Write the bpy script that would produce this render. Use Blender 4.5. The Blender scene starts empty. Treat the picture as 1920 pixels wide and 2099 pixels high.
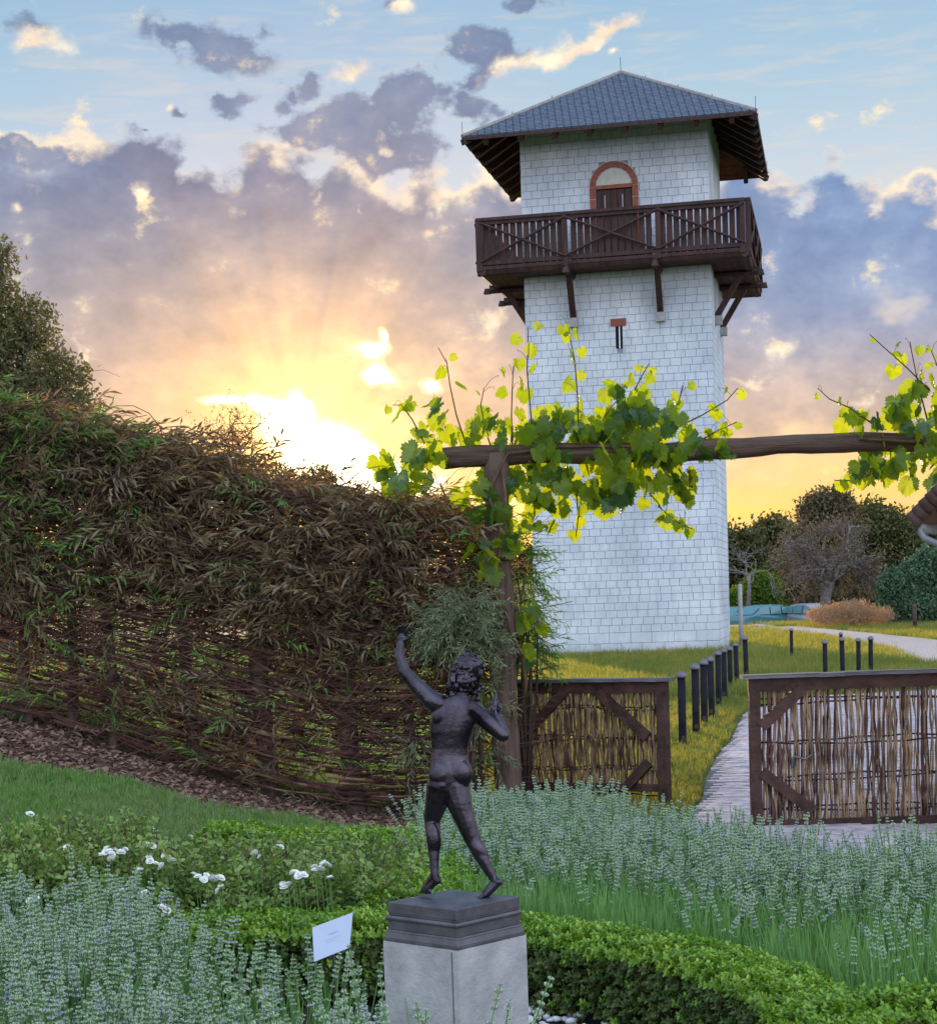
import bpy, bmesh, math, random
import numpy as np
from mathutils import Vector, Matrix, Euler, Quaternion, noise as mnoise
R = math.radians
random.seed(7)
rng = np.random.default_rng(7)
scene = bpy.context.scene
COL = scene.collection

# ---------------------------------------------------------------- camera
F, PX, PY, PITCH, ROLL, HC = 3878.2, 890.0, 1552.0, R(-4.8), R(2.08), 1.7
camd = bpy.data.cameras.new('camera'); cam = bpy.data.objects.new('camera', camd); COL.objects.link(cam)
camd.sensor_fit = 'HORIZONTAL'; camd.sensor_width = 36.0; camd.lens = F / 1920 * 36
camd.shift_x = (960 - PX) / 1920; camd.shift_y = (PY - 1049.5) / 1920
camd.clip_start = 0.1; camd.clip_end = 6000
cam.location = (0, 0, HC)
cam.rotation_euler = (Matrix.Rotation(R(90) + PITCH, 3, 'X') @ Matrix.Rotation(-ROLL, 3, 'Z')).to_euler()
scene.camera = cam

def ray(px, py):
    X, Y = px - PX, PY - py
    c, s = math.cos(ROLL), math.sin(ROLL)
    x = X * c + Y * s; u = -X * s + Y * c
    cp, sp = math.cos(PITCH), math.sin(PITCH)
    return np.array([x, F * cp - u * sp, F * sp + u * cp]) / F
def at(px, py, Y):
    r = ray(px, py); return Vector(r * (Y / r[1]) + np.array([0, 0, HC]))
def gnd(px, py, z=0.0):
    r = ray(px, py); return Vector(r * ((z - HC) / r[2]) + np.array([0, 0, HC]))

# ---------------------------------------------------------------- sky
SUN_AZ, SUN_EL = R(-3.7), R(4.6)
world = bpy.data.worlds.new('World'); scene.world = world; world.use_nodes = True
wt = world.node_tree; wt.nodes.clear()
class NT:
    def __init__(s, tree): s.t = tree
    def node(s, typ, **kw):
        n = s.t.nodes.new(typ)
        for k, v in kw.items(): setattr(n, k, v)
        return n
    def put(s, sock, v):
        if hasattr(v, 'is_output') or isinstance(v, bpy.types.NodeSocket): s.t.links.new(v, sock)
        else: sock.default_value = v
    def m(s, op, a, b=0.0, c=0.0, clamp=False):
        n = s.node('ShaderNodeMath', operation=op, use_clamp=clamp)
        s.put(n.inputs[0], a); s.put(n.inputs[1], b); s.put(n.inputs[2], c); return n.outputs[0]
    def vm(s, op, a, b=(0, 0, 0), sc=None):
        n = s.node('ShaderNodeVectorMath', operation=op)
        s.put(n.inputs[0], a); s.put(n.inputs[1], b)
        if sc is not None: s.put(n.inputs['Scale'], sc)
        return n.outputs['Value'] if op in ('DOT_PRODUCT', 'LENGTH') else n.outputs['Vector']
    def mix(s, f, a, b):
        n = s.node('ShaderNodeMix', data_type='RGBA', blend_type='MIX')
        s.put(n.inputs[0], f); s.put(n.inputs[6], a if not isinstance(a, tuple) else (*a, 1)); s.put(n.inputs[7], b if not isinstance(b, tuple) else (*b, 1))
        return n.outputs[2]
    def add(s, f, a, b, op='ADD'):
        n = s.node('ShaderNodeMix', data_type='RGBA', blend_type=op)
        s.put(n.inputs[0], f); s.put(n.inputs[6], a if not isinstance(a, tuple) else (*a, 1)); s.put(n.inputs[7], b if not isinstance(b, tuple) else (*b, 1))
        return n.outputs[2]
    def noise(s, vec, scale, detail=6, rough=0.55, dist=0.0, w=None):
        n = s.node('ShaderNodeTexNoise')
        if w is not None: n.noise_dimensions = '4D'; n.inputs['W'].default_value = w
        s.put(n.inputs['Vector'], vec); n.inputs['Scale'].default_value = scale
        n.inputs['Detail'].default_value = detail; n.inputs['Roughness'].default_value = rough
        n.inputs['Distortion'].default_value = dist
        return n.outputs['Fac']
    def ramp(s, f, stops, interp='LINEAR'):
        n = s.node('ShaderNodeValToRGB'); n.color_ramp.interpolation = interp
        e = n.color_ramp.elements
        while len(e) < len(stops): e.new(0.5)
        for i, (p, c) in enumerate(stops):
            e[i].position = p; e[i].color = (*c, 1) if len(c) == 3 else c
        s.put(n.inputs[0], f); return n.outputs[0]
    def ss(s, v, a, b):
        n = s.node('ShaderNodeMapRange', interpolation_type='SMOOTHSTEP')
        s.put(n.inputs['Value'], v); s.put(n.inputs['From Min'], a); s.put(n.inputs['From Max'], b)
        return n.outputs['Result']
def srgb(r, g, b):
    f = lambda c: (c / 255 / 12.92) if c / 255 <= 0.04045 else ((c / 255 + 0.055) / 1.055) ** 2.4
    return (f(r), f(g), f(b))
W = NT(wt)
tc = W.node('ShaderNodeTexCoord'); D = tc.outputs['Generated']
sx = W.node('ShaderNodeSeparateXYZ'); W.put(sx.inputs[0], D)
K = 3.878
az = W.m('ARCTAN2', sx.outputs[0], sx.outputs[1]); el = W.m('ARCSINE', sx.outputs[2])
cb = W.node('ShaderNodeCombineXYZ'); W.put(cb.inputs[0], W.m('MULTIPLY', az, K)); W.put(cb.inputs[1], W.m('MULTIPLY', el, K))
P = cb.outputs[0]
def warp(vec, amt, scale, det=4, seed=0.0):
    n = W.node('ShaderNodeTexNoise'); n.noise_dimensions = '4D'; n.inputs['W'].default_value = seed
    W.put(n.inputs['Vector'], vec); n.inputs['Scale'].default_value = scale; n.inputs['Detail'].default_value = det
    v = W.vm('SUBTRACT', n.outputs['Color'], (0.5, 0.5, 0.5))
    return W.vm('ADD', vec, W.vm('SCALE', v, sc=amt))
PW = warp(P, 0.16, 8.0, 5, 1.3)
def azel(px, py):
    r = ray(px * 1920 / 1844, py * 1920 / 1844); return math.atan2(r[0], r[1]) * K, math.asin(r[2] / np.linalg.norm(r)) * K
def blobs(vec, items):
    acc = None
    for (px, py, w, h, ang, amp) in items:                # centre and half sizes seen from the garden, in thousandths of a radian*K
        u, v = azel(px, py)
        mp = W.node('ShaderNodeMapping', vector_type='TEXTURE')
        W.put(mp.inputs['Vector'], vec)
        mp.inputs['Location'].default_value = (u, v, 0)
        mp.inputs['Rotation'].default_value = (0, 0, R(ang) - ROLL)
        mp.inputs['Scale'].default_value = (w * 1.041e-3, h * 1.041e-3, 1)
        g = W.node('ShaderNodeTexGradient', gradient_type='QUADRATIC_SPHERE'); W.put(g.inputs[0], mp.outputs[0])
        acc = W.m('MULTIPLY', g.outputs['Fac'], amp) if acc is None else W.m('MULTIPLY_ADD', g.outputs['Fac'], amp, acc)
    return acc
# clear sky: physical sky plus the warm low band
sky = W.node('ShaderNodeTexSky', sky_type='NISHITA'); sky.sun_disc = False
sky.sun_elevation = SUN_EL; sky.sun_rotation = SUN_AZ; sky.air_density = 1.0; sky.dust_density = 0.6; sky.ozone_density = 1.2
skyb = W.vm('SCALE', sky.outputs[0], sc=0.055)
elp = W.m('MULTIPLY', el, 57.2958)
clear = W.ramp(W.m('DIVIDE', elp, 30.0), [
    (0.0, srgb(240, 176, 96)), (0.07, srgb(253, 204, 118)), (0.15, srgb(255, 222, 146)), (0.25, srgb(246, 220, 184)),
    (0.36, srgb(200, 206, 212)), (0.46, srgb(170, 193, 210)), (0.62, srgb(132, 172, 202)), (1.0, srgb(110, 156, 202))])
east = W.m('MULTIPLY_ADD', sx.outputs[1], -0.5, 0.5)      # 0 towards the sunset, 1 away from it
clear_e = W.ramp(W.m('DIVIDE', elp, 60.0), [(0.0, (1.25, 1.35, 1.65)), (0.3, (1.30, 1.58, 2.05)), (1.0, (0.85, 1.20, 1.80))])
eastf = W.ss(east, 0.08, 0.7)
clear = W.mix(eastf, clear, clear_e)
clear = W.add(0.5, clear, skyb, 'LIGHTEN')
# thin streaks
st = W.noise(W.vm('MULTIPLY', P, (1.2, 9, 1)), 4.0, 3, 0.6, 0.4)
clear = W.add(W.m('MULTIPLY', W.ss(st, 0.45, 0.75), 0.30), clear, (0.75, 0.62, 0.48), 'MIX')
n3 = W.noise(W.vm('MULTIPLY', D, (1, 1, 1.9)), 5.5, 5, 0.58)
nf = W.noise(W.vm('MULTIPLY', P, (1, 1.35, 1)), 8.0, 6, 0.60)
nb = W.noise(W.vm('MULTIPLY', P, (1, 1.5, 1)), 3.6, 4, 0.6, w=2.0)
# cloud shapes
dark = blobs(PW, [
    (430, 72, 190, 75, 0, 1.0), (350, 78, 90, 45, 8, .7), (460, 180, 50, 52, 0, 1.1), (560, 175, 85, 55, 10, 1.0), (620, 150, 80, 40, 20, .8),
    (600, 250, 140, 62, 0, 1.0), (700, 235, 160, 70, 8, 1.0), (800, 185, 140, 85, 30, 1.2), (760, 290, 210, 80, 0, 1.0), (960, 90, 160, 58, -8, 1.1),
    (930, 160, 150, 50, 25, .8), (60, 290, 140, 40, -4, 1.0), (270, 240, 50, 22, 0, .8), (372, 215, 40, 22, 0, .9), (940, 205, 110, 45, 0, .8),
    (50, 85, 100, 38, 0, .7), (1040, 5, 130, 25, 0, .8), (770, 5, 60, 26, 0, .8)])
cream = blobs(PW, [
    (70, 105, 120, 48, 12, 1.2), (700, 125, 95, 55, 15, 1.1), (1190, 60, 135, 36, 30, 1.3), (1020, 125, 160, 46, 24, .9), (1130, 95, 90, 36, 28, .9),
    (780, 12, 60, 36, 0, 1.0), (345, 208, 36, 18, 0, 1.0), (1205, 112, 30, 14, 0, .8), (860, 400, 60, 42, 20, 1.0), (745, 272, 40, 20, 0, .8),
    (620, 385, 32, 26, 0, .8), (262, 375, 22, 45, -15, .9), (15, 405, 30, 40, 0, .9), (700, 415, 26, 26, 40, .7), (965, 345, 60, 60, 0, .9),
    (975, 620, 80, 45, 20, 1.1), (185, 690, 60, 22, -25, .8), (1740, 375, 60, 28, 10, .7), (1715, 410, 40, 30, 30, .7), (1470, 745, 90, 18, 5, 1.1),
    (1700, 760, 110, 28, 25, .6), (240, 530, 60, 18, 30, .5), (60, 480, 30, 22, 0, .5), (1550, 700, 60, 26, 40, .5), (1010, 400, 70, 50, 20, 1.0)])
# big bank whose ragged top stands about 12 degrees up
sp = W.node('ShaderNodeSeparateXYZ'); W.put(sp.inputs[0], PW)
hump = W.m('MULTIPLY_ADD', W.noise(W.vm('MULTIPLY', PW, (1, 0, 0)), 4.3, 1, 0.5), 0.34, -0.17)
bill = W.m('MULTIPLY_ADD', nf, 0.24, -0.12)
tilt = W.m('MULTIPLY_ADD', sp.outputs[0], -0.095, 0.862)
btop = W.m('ADD', W.m('ADD', tilt, hump), bill)
bank = W.ss(W.m('SUBTRACT', btop, sp.outputs[1]), 0.0, 0.05)
bank_low = W.ss(W.m('ADD', sp.outputs[1], W.m('MULTIPLY_ADD', nb, 0.3, -0.15)), 0.18, 0.33)
holes = W.m('SUBTRACT', 1.0, W.ss(nb, 0.60, 0.70))
bank = W.m('MULTIPLY', W.m('MULTIPLY', bank, bank_low), W.m('MULTIPLY_ADD', holes, 0.35, 0.65))
bank_rim = W.m('MULTIPLY', W.ss(W.m('SUBTRACT', btop, sp.outputs[1]), -0.01, 0.03), W.m('SUBTRACT', 1.0, W.ss(W.m('SUBTRACT', btop, sp.outputs[1]), 0.02, 0.075)))
dens = W.m('ADD', dark, W.m('MULTIPLY', W.m('MULTIPLY_ADD', nf, 3.2, -1.66), W.ss(dark, 0.0, 0.25)))
darkm = W.ss(dens, 0.05, 0.50)
# scattered clouds over the rest of the sky
away = W.ss(W.vm('DOT_PRODUCT', D, tuple(ray(960, 700) / np.linalg.norm(ray(960, 700)))), 0.955, 0.90)
gen = W.m('MULTIPLY', W.ss(n3, 0.50, 0.66), away)
sundir = (math.sin(SUN_AZ) * math.cos(SUN_EL), math.cos(SUN_AZ) * math.cos(SUN_EL), math.sin(SUN_EL))
ang = W.m('ARCCOSINE', W.vm('DOT_PRODUCT', D, sundir)); angd = W.m('MULTIPLY', ang, 57.2958)
ccol = W.ramp(W.m('DIVIDE', elp, 20.0), [
    (0.0, srgb(226, 176, 120)), (0.16, srgb(226, 188, 146)), (0.26, srgb(206, 180, 164)), (0.38, srgb(162, 157, 166)), (0.50, srgb(134, 143, 164)),
    (0.62, srgb(104, 124, 160)), (1.0, srgb(96, 118, 152))])
ccol = W.mix(W.m('MULTIPLY', W.m('EXPONENT', W.m('DIVIDE', angd, -3.6)), 1.0), ccol, srgb(248, 184, 108))
blu = W.m('MULTIPLY', W.m('MULTIPLY', W.ss(W.m('MULTIPLY', az, K), 0.30, 0.80), W.ss(elp, 4.5, 9.0)), 0.65)
ccol = W.mix(blu, ccol, srgb(122, 150, 194))
ccol = W.add(1.0, ccol, W.ramp(W.m('ADD', W.m('MULTIPLY', nf, 0.5), W.m('MULTIPLY', nb, 0.5)), [(0.36, (0.66, 0.71, 0.79)), (0.5, (0.98, 0.99, 1)), (0.64, (1.45, 1.36, 1.20))]), 'MULTIPLY')
litc = W.mix(eastf, srgb(250, 226, 190), (2.2, 2.15, 2.2))
base = W.mix(W.m('MULTIPLY', gen, 0.9), clear, W.mix(W.m('MULTIPLY_ADD', eastf, 0.75, 0.15), ccol, litc))
base = W.mix(W.m('MULTIPLY', bank, W.m('SUBTRACT', 0.96, W.m('MULTIPLY', eastf, 0.5))), base, ccol)
base = W.mix(W.m('MULTIPLY', W.m('MULTIPLY', bank_rim, W.ss(nb, 0.42, 0.58)), 0.9), base, srgb(252, 228, 196))
base = W.mix(W.m('MULTIPLY', darkm, 0.9), base, ccol)
crm = W.ss(W.m('ADD', cream, W.m('MULTIPLY', W.m('MULTIPLY_ADD', nf, 3.0, -1.55), W.ss(cream, 0.0, 0.3))), 0.06, 0.95)
base = W.mix(W.m('MULTIPLY', crm, 0.92), base, W.ramp(nf, [(0.35, srgb(226, 196, 172)), (0.62, (1.0, 0.88, 0.64))]))
# glow round the sun and the openings it shines through
def expg(deg, col):
    e = W.m('EXPONENT', W.m('DIVIDE', angd, -deg)); return W.vm('SCALE', col, sc=e)
PH = warp(P, 0.055, 14.0, 3, 9.0)
hot = blobs(PH, [
    (440, 788, 135, 34, -4, 2.0), (545, 815, 100, 75, -25, 2.4), (590, 815, 40, 85, 0, 2.4), (630, 900, 190, 115, 0, 3.0), (720, 925, 170, 100, -15, 2.2),
    (830, 960, 160, 70, 0, 1.3), (735, 688, 85, 32, 5, 2.0), (748, 745, 60, 60, -20, 2.0), (855, 765, 60, 34, 0, 1.5), (985, 985, 160, 130, 0, .9), (755, 655, 24, 40, 0, 1.6)])
hot = W.m('ADD', hot, W.m('MULTIPLY_ADD', nf, 3.0, -1.5))
hotm = W.ss(hot, 0.30, 0.85)
hotc = W.mix(W.ss(hot, 0.7, 1.3), (1.05, 0.82, 0.46), (3.4, 2.9, 1.9))
base = W.mix(hotm, base, hotc)
base = W.vm('ADD', base, expg(1.5, (2.6, 1.6, 0.5)))
su = (SUN_AZ * K, SUN_EL * K, 0)
rv = W.node('ShaderNodeVectorMath', operation='NORMALIZE'); W.put(rv.inputs[0], W.vm('SUBTRACT', P, su))
rays = W.noise(rv.outputs[0], 3.4, 3, 0.6)
rayf = W.m('MULTIPLY_ADD', W.ss(rays, 0.35, 0.65), 1.0, 0.45)
e2 = W.m('MULTIPLY', W.m('EXPONENT', W.m('DIVIDE', angd, -3.4)), rayf)
base = W.vm('ADD', base, W.vm('SCALE', (0.46, 0.22, 0.03), sc=e2))
below = W.ss(elp, -0.5, -3.0)
base = W.mix(below, base, (0.10, 0.11, 0.07))
bg = W.node('ShaderNodeBackground'); W.put(bg.inputs[0], base); bg.inputs[1].default_value = 1.0
wo = W.node('ShaderNodeOutputWorld'); W.put(wo.inputs[0], bg.outputs[0])
world.cycles.sampling_method = 'MANUAL'; world.cycles.sample_map_resolution = 1024

sund = bpy.data.lights.new('sun', 'SUN'); sun = bpy.data.objects.new('sun', sund); COL.objects.link(sun)
sund.energy = 4.8; sund.angle = R(0.6); sund.color = (1.0, 0.72, 0.36)
sun.rotation_euler = Vector(sundir).to_track_quat('Z', 'Y').to_euler()
scene.view_settings.view_transform = 'Standard'; scene.view_settings.look = 'None'
scene.view_settings.exposure = 0.27; scene.view_settings.gamma = 1.0
scene.cycles.use_denoising = True; scene.cycles.max_bounces = 8; scene.cycles.transparent_max_bounces = 8
scene.cycles.sample_clamp_indirect = 4.0

# ---------------------------------------------------------------- helpers
def tag(o, label=None, cat=None, group=None, kind=None):
    if label: o['label'] = label
    if cat: o['category'] = cat
    if group: o['group'] = group
    if kind: o['kind'] = kind
    return o
def empty(name, loc=(0, 0, 0), rz=0.0):
    o = bpy.data.objects.new(name, None); COL.objects.link(o); o.location = loc; o.rotation_euler = (0, 0, rz)
    o.empty_display_size = 0.2; return o
def link(name, me, parent=None, loc=(0, 0, 0), rot=(0, 0, 0)):
    o = bpy.data.objects.new(name, me); COL.objects.link(o); o.location = loc; o.rotation_euler = rot
    if parent: o.parent = parent
    return o
def copy_tree(o, parent=None):
    c = o.copy(); COL.objects.link(c); c.parent = parent
    for ch in list(o.children): copy_tree(ch, c)
    return c
class MB:
    def __init__(s): s.v = []; s.f = []; s.m = []; s.mi = 0
    def face(s, pts, mi=None):
        n = len(s.v); s.v.extend([tuple(p) for p in pts]); s.f.append(tuple(range(n, n + len(pts)))); s.m.append(s.mi if mi is None else mi)
    def raw(s, vs, fs):
        n = len(s.v); s.v.extend([tuple(p) for p in vs]); s.f.extend([tuple(i + n for i in f) for f in fs]); s.m.extend([s.mi] * len(fs))
    def box(s, c, size, M=None, top=1.0):
        x, y, z = [k / 2 for k in size]; c = Vector(c)
        vs = [Vector((a * x * (top if d > 0 else 1), b * y * (top if d > 0 else 1), d * z)) for d in (-1, 1) for (a, b) in ((-1, -1), (1, -1), (1, 1), (-1, 1))]
        if M is not None: vs = [M @ v for v in vs]
        s.raw([v + c for v in vs], [(3, 2, 1, 0), (4, 5, 6, 7), (0, 1, 5, 4), (1, 2, 6, 5), (2, 3, 7, 6), (3, 0, 4, 7)])
    def bar(s, a, b, w, h, up=(0, 0, 1)):
        a, b = Vector(a), Vector(b); d = b - a; L = d.length; d.normalize()
        x = d.cross(Vector(up)); x.normalize(); u = x.cross(d)
        M = Matrix((x, d, u)).transposed(); s.box((a + b) / 2, (w, L, h), M)
    def tube(s, path, r, n=6, cap=True, wob=0.0):
        path = [Vector(p) for p in path]; k = len(path)
        rr = r if hasattr(r, '__len__') else [r] * k
        rings = []; prev = None
        for i, p in enumerate(path):
            t = (path[min(i + 1, k - 1)] - path[max(i - 1, 0)]);
            if t.length < 1e-9: t = Vector((0, 0, 1))
            t.normalize()
            if prev is None:
                a = Vector((0, 0, 1)) if abs(t.z) < 0.9 else Vector((1, 0, 0)); x = t.cross(a)
            else: x = prev - t * prev.dot(t)
            if x.length < 1e-6: x = t.orthogonal()
            x.normalize(); prev = x; y = t.cross(x)
            ring = []
            for j in range(n):
                q = 2 * math.pi * j / n; w = 1 + (random.uniform(-wob, wob) if wob else 0)
                ring.append(p + (x * math.cos(q) + y * math.sin(q)) * rr[i] * w)
            rings.append(ring)
        base = len(s.v)
        for ring in rings: s.v.extend([tuple(q) for q in ring])
        for i in range(k - 1):
            for j in range(n):
                j2 = (j + 1) % n
                s.f.append((base + i * n + j, base + i * n + j2, base + (i + 1) * n + j2, base + (i + 1) * n + j)); s.m.append(s.mi)
        if cap:
            s.f.append(tuple(base + j for j in reversed(range(n)))); s.m.append(s.mi)
            s.f.append(tuple(base + (k - 1) * n + j for j in range(n))); s.m.append(s.mi)
    def lathe(s, prof, n=16, c=(0, 0, 0)):
        base = len(s.v); c = Vector(c)
        for (r, z) in prof:
            for j in range(n): q = 2 * math.pi * j / n; s.v.append(tuple(c + Vector((r * math.cos(q), r * math.sin(q), z))))
        for i in range(len(prof) - 1):
            for j in range(n):
                j2 = (j + 1) % n; s.f.append((base + i * n + j, base + i * n + j2, base + (i + 1) * n + j2, base + (i + 1) * n + j)); s.m.append(s.mi)
        s.f.append(tuple(base + j for j in reversed(range(n)))); s.m.append(s.mi)
        s.f.append(tuple(base + (len(prof) - 1) * n + j for j in range(n))); s.m.append(s.mi)
    def ball(s, c, r, sub=1, sc=(1, 1, 1), jit=0.0, M=None):
        vs, fs = ICO[sub]; c = Vector(c)
        out = []
        for v in vs:
            k = r * (1 + (random.uniform(-jit, jit) if jit else 0)); p = Vector((v[0] * sc[0], v[1] * sc[1], v[2] * sc[2])) * k
            if M is not None: p = M @ p
            out.append(c + p)
        s.raw(out, fs)
    def mesh(s, name, mats, smooth=False):
        me = bpy.data.meshes.new(name); me.from_pydata(s.v, [], s.f)
        for m in (mats if isinstance(mats, (list, tuple)) else [mats]): me.materials.append(m)
        if any(s.m): me.polygons.foreach_set('material_index', s.m)
        if smooth: me.polygons.foreach_set('use_smooth', [True] * len(s.f))
        me.update(); return me
    def build(s, name, mats, parent=None, smooth=False, loc=(0, 0, 0), rot=(0, 0, 0)):
        return link(name, s.mesh(name, mats, smooth), parent, loc, rot)
ICO = {}
for _k in (1, 2, 3):
    _b = bmesh.new(); bmesh.ops.create_icosphere(_b, subdivisions=_k, radius=1.0)
    ICO[_k] = ([tuple(v.co) for v in _b.verts], [tuple(v.index for v in f.verts) for f in _b.faces]); _b.free()

def mat(name, col, col2=None, scale=5.0, rough=0.8, bump=0.0, bscale=None, stretch=(1, 1, 1), metal=0.0, spec=0.3, coord='Object', detail=6, lo=0.35, hi=0.65, extra=None):
    m = bpy.data.materials.new(name); m.use_nodes = True; t = m.node_tree; t.nodes.clear(); N = NT(t)
    tcn = N.node('ShaderNodeTexCoord'); v = N.vm('MULTIPLY', tcn.outputs[coord] if coord != 'World' else N.node('ShaderNodeNewGeometry').outputs['Position'], stretch)
    bs = N.node('ShaderNodeBsdfPrincipled'); o = N.node('ShaderNodeOutputMaterial'); N.put(o.inputs[0], bs.outputs[0])
    n = N.noise(v, scale, detail, 0.6)
    c = N.ramp(n, [(lo, col), (hi, col2 or col)])
    if extra: c = extra(N, v, c, tcn)
    N.put(bs.inputs['Base Color'], c)
    bs.inputs['Roughness'].default_value = rough; bs.inputs['Metallic'].default_value = metal; bs.inputs['Specular IOR Level'].default_value = spec
    if bump:
        bn = N.node('ShaderNodeBump'); bn.inputs['Strength'].default_value = bump; bn.inputs['Distance'].default_value = 0.02
        N.put(bn.inputs['Height'], N.noise(v, bscale or scale * 3, 6, 0.6)); N.put(bs.inputs['Normal'], bn.outputs[0])
    return m
def leafmat(name, c1, c2, trans=0.35, tcol=None, rough=0.55, nscale=1.5, spec=0.3, c3=None):
    """Leaf: colour differs from leaf to leaf and clump to clump; light comes through."""
    m = bpy.data.materials.new(name); m.use_nodes = True; t = m.node_tree; t.nodes.clear(); N = NT(t)
    g = N.node('ShaderNodeNewGeometry'); oi = N.node('ShaderNodeObjectInfo')
    ri = g.outputs['Random Per Island']
    n = N.noise(g.outputs['Position'], nscale, 3, 0.5)
    f = N.m('ADD', N.m('MULTIPLY', ri, 0.35), N.m('ADD', N.m('MULTIPLY', oi.outputs['Random'], 0.35), N.m('MULTIPLY', n, 0.5)))
    stops = [(0.2, c1), (0.85, c2)] if c3 is None else [(0.15, c1), (0.6, c2), (0.95, c3)]
    c = N.ramp(f, stops)
    bs = N.node('ShaderNodeBsdfPrincipled'); N.put(bs.inputs['Base Color'], c); bs.inputs['Roughness'].default_value = rough
    bs.inputs['Specular IOR Level'].default_value = spec
    tr = N.node('ShaderNodeBsdfTranslucent')
    N.put(tr.inputs[0], N.add(1.0, c, tcol or (1.6, 1.5, 0.5), 'MULTIPLY'))
    mx = N.node('ShaderNodeMixShader'); mx.inputs[0].default_value = trans
    N.put(mx.inputs[1], bs.outputs[0]); N.put(mx.inputs[2], tr.outputs[0])
    o = N.node('ShaderNodeOutputMaterial'); N.put(o.inputs[0], mx.outputs[0]); return m

_gn = {}
def scatter(name, pts, rots, scls, variants, parent=None, idx=None):
    """Instances small meshes on points; used only for uncountable growth."""
    n = len(pts)
    me = bpy.data.meshes.new(name); me.vertices.add(n)
    me.vertices.foreach_set('co', np.asarray(pts, dtype=np.float32).ravel())
    a = me.attributes.new('rot', 'FLOAT_VECTOR', 'POINT'); a.data.foreach_set('vector', np.asarray(rots, dtype=np.float32).ravel())
    s = np.asarray(scls, dtype=np.float32)
    if s.ndim == 1: s = np.repeat(s[:, None], 3, 1)
    a = me.attributes.new('scl', 'FLOAT_VECTOR', 'POINT'); a.data.foreach_set('vector', s.ravel())
    a = me.attributes.new('idx', 'INT', 'POINT'); a.data.foreach_set('value', (rng.integers(0, len(variants), n) if idx is None else np.asarray(idx)).astype(np.int32))
    me.update()
    coll = bpy.data.collections.new(name + '_kinds')
    for i, vm_ in enumerate(variants):
        ob = bpy.data.objects.new('%s_kind_%02d' % (name, i), vm_); coll.objects.link(ob)
    ng = bpy.data.node_groups.new(name + '_growth', 'GeometryNodeTree')
    ng.interface.new_socket(name='Geometry', in_out='INPUT', socket_type='NodeSocketGeometry')
    ng.interface.new_socket(name='Geometry', in_out='OUTPUT', socket_type='NodeSocketGeometry')
    gi = ng.nodes.new('NodeGroupInput'); go = ng.nodes.new('NodeGroupOutput')
    ip = ng.nodes.new('GeometryNodeInstanceOnPoints'); ci = ng.nodes.new('GeometryNodeCollectionInfo')
    ci.inputs['Collection'].default_value = coll; ci.inputs['Separate Children'].default_value = True; ci.inputs['Reset Children'].default_value = True
    L = ng.links.new
    L(gi.outputs[0], ip.inputs['Points']); L(ci.outputs[0], ip.inputs['Instance']); ip.inputs['Pick Instance'].default_value = True
    for nm, ty, so in (('idx', 'INT', 'Instance Index'), ('rot', 'FLOAT_VECTOR', 'Rotation'), ('scl', 'FLOAT_VECTOR', 'Scale')):
        na = ng.nodes.new('GeometryNodeInputNamedAttribute'); na.data_type = ty; na.inputs['Name'].default_value = nm
        if nm == 'rot':
            er = ng.nodes.new('FunctionNodeEulerToRotation'); L(na.outputs[0], er.inputs[0]); L(er.outputs[0], ip.inputs[so])
        else: L(na.outputs[0], ip.inputs[so])
    L(ip.outputs[0], go.inputs[0])
    ob = link(name, me, parent); md = ob.modifiers.new('growth', 'NODES'); md.node_group = ng
    return ob

# ---------------------------------------------------------------- materials
def hn(v): return v
M_white = mat('limewash', srgb(214, 214, 212), srgb(232, 232, 230), 1.3, 0.85, 0.15, 30)
def weathered(N, v, c, tcn):
    # lime wash: rain streaks, blotches and a dirty foot
    s1 = N.noise(N.vm('MULTIPLY', v, (4.0, 4.0, 0.35)), 1.6, 5, 0.65)
    s2 = N.noise(v, 0.55, 4, 0.6)
    s3 = N.noise(v, 7.0, 4, 0.7)
    c = N.add(1.0, c, N.ramp(s1, [(0.30, (0.90, 0.90, 0.88)), (0.55, (1, 1, 1))]), 'MULTIPLY')
    c = N.add(1.0, c, N.ramp(s2, [(0.35, (0.90, 0.91, 0.93)), (0.65, (1.04, 1.03, 1.01))]), 'MULTIPLY')
    c = N.add(1.0, c, N.ramp(s3, [(0.28, (0.86, 0.85, 0.83)), (0.42, (1, 1, 1))]), 'MULTIPLY')
    sp_ = N.node('ShaderNodeSeparateXYZ'); N.put(sp_.inputs[0], v)
    ft = N.m('MULTIPLY', N.ss(N.m('MULTIPLY_ADD', s3, 1.2, N.m('MULTIPLY', sp_.outputs[2], -1.3)), 0.25, 0.95), 0.5)
    return N.mix(ft, c, (0.20, 0.20, 0.17))
M_white2 = mat('limewash_block', srgb(196, 200, 206), srgb(224, 227, 232), 0.7, 0.85, 0.35, 30, coord='World', extra=weathered)
M_joint = mat('joint_paint', srgb(126, 134, 148), srgb(142, 149, 162), 3, 0.9)
M_dwood = mat('dark_stained_wood', (0.030, 0.012, 0.010), (0.070, 0.030, 0.024), 3.0, 0.6, 0.4, 20, stretch=(3, 3, 0.4))
M_dwood2 = mat('red_stained_boards', (0.055, 0.016, 0.010), (0.10, 0.035, 0.02), 3.0, 0.7, 0.4, 20)
M_slate = mat('roof_slate', (0.075, 0.095, 0.13), (0.13, 0.155, 0.195), 6, 0.45, 0.3, 30, spec=0.5)
M_ridge = mat('ridge_mortar', (0.22, 0.20, 0.18), (0.32, 0.29, 0.26), 6, 0.8)
M_brickred = mat('red_brick', (0.24, 0.07, 0.045), (0.33, 0.11, 0.07), 6, 0.85, 0.3, 40)
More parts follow.
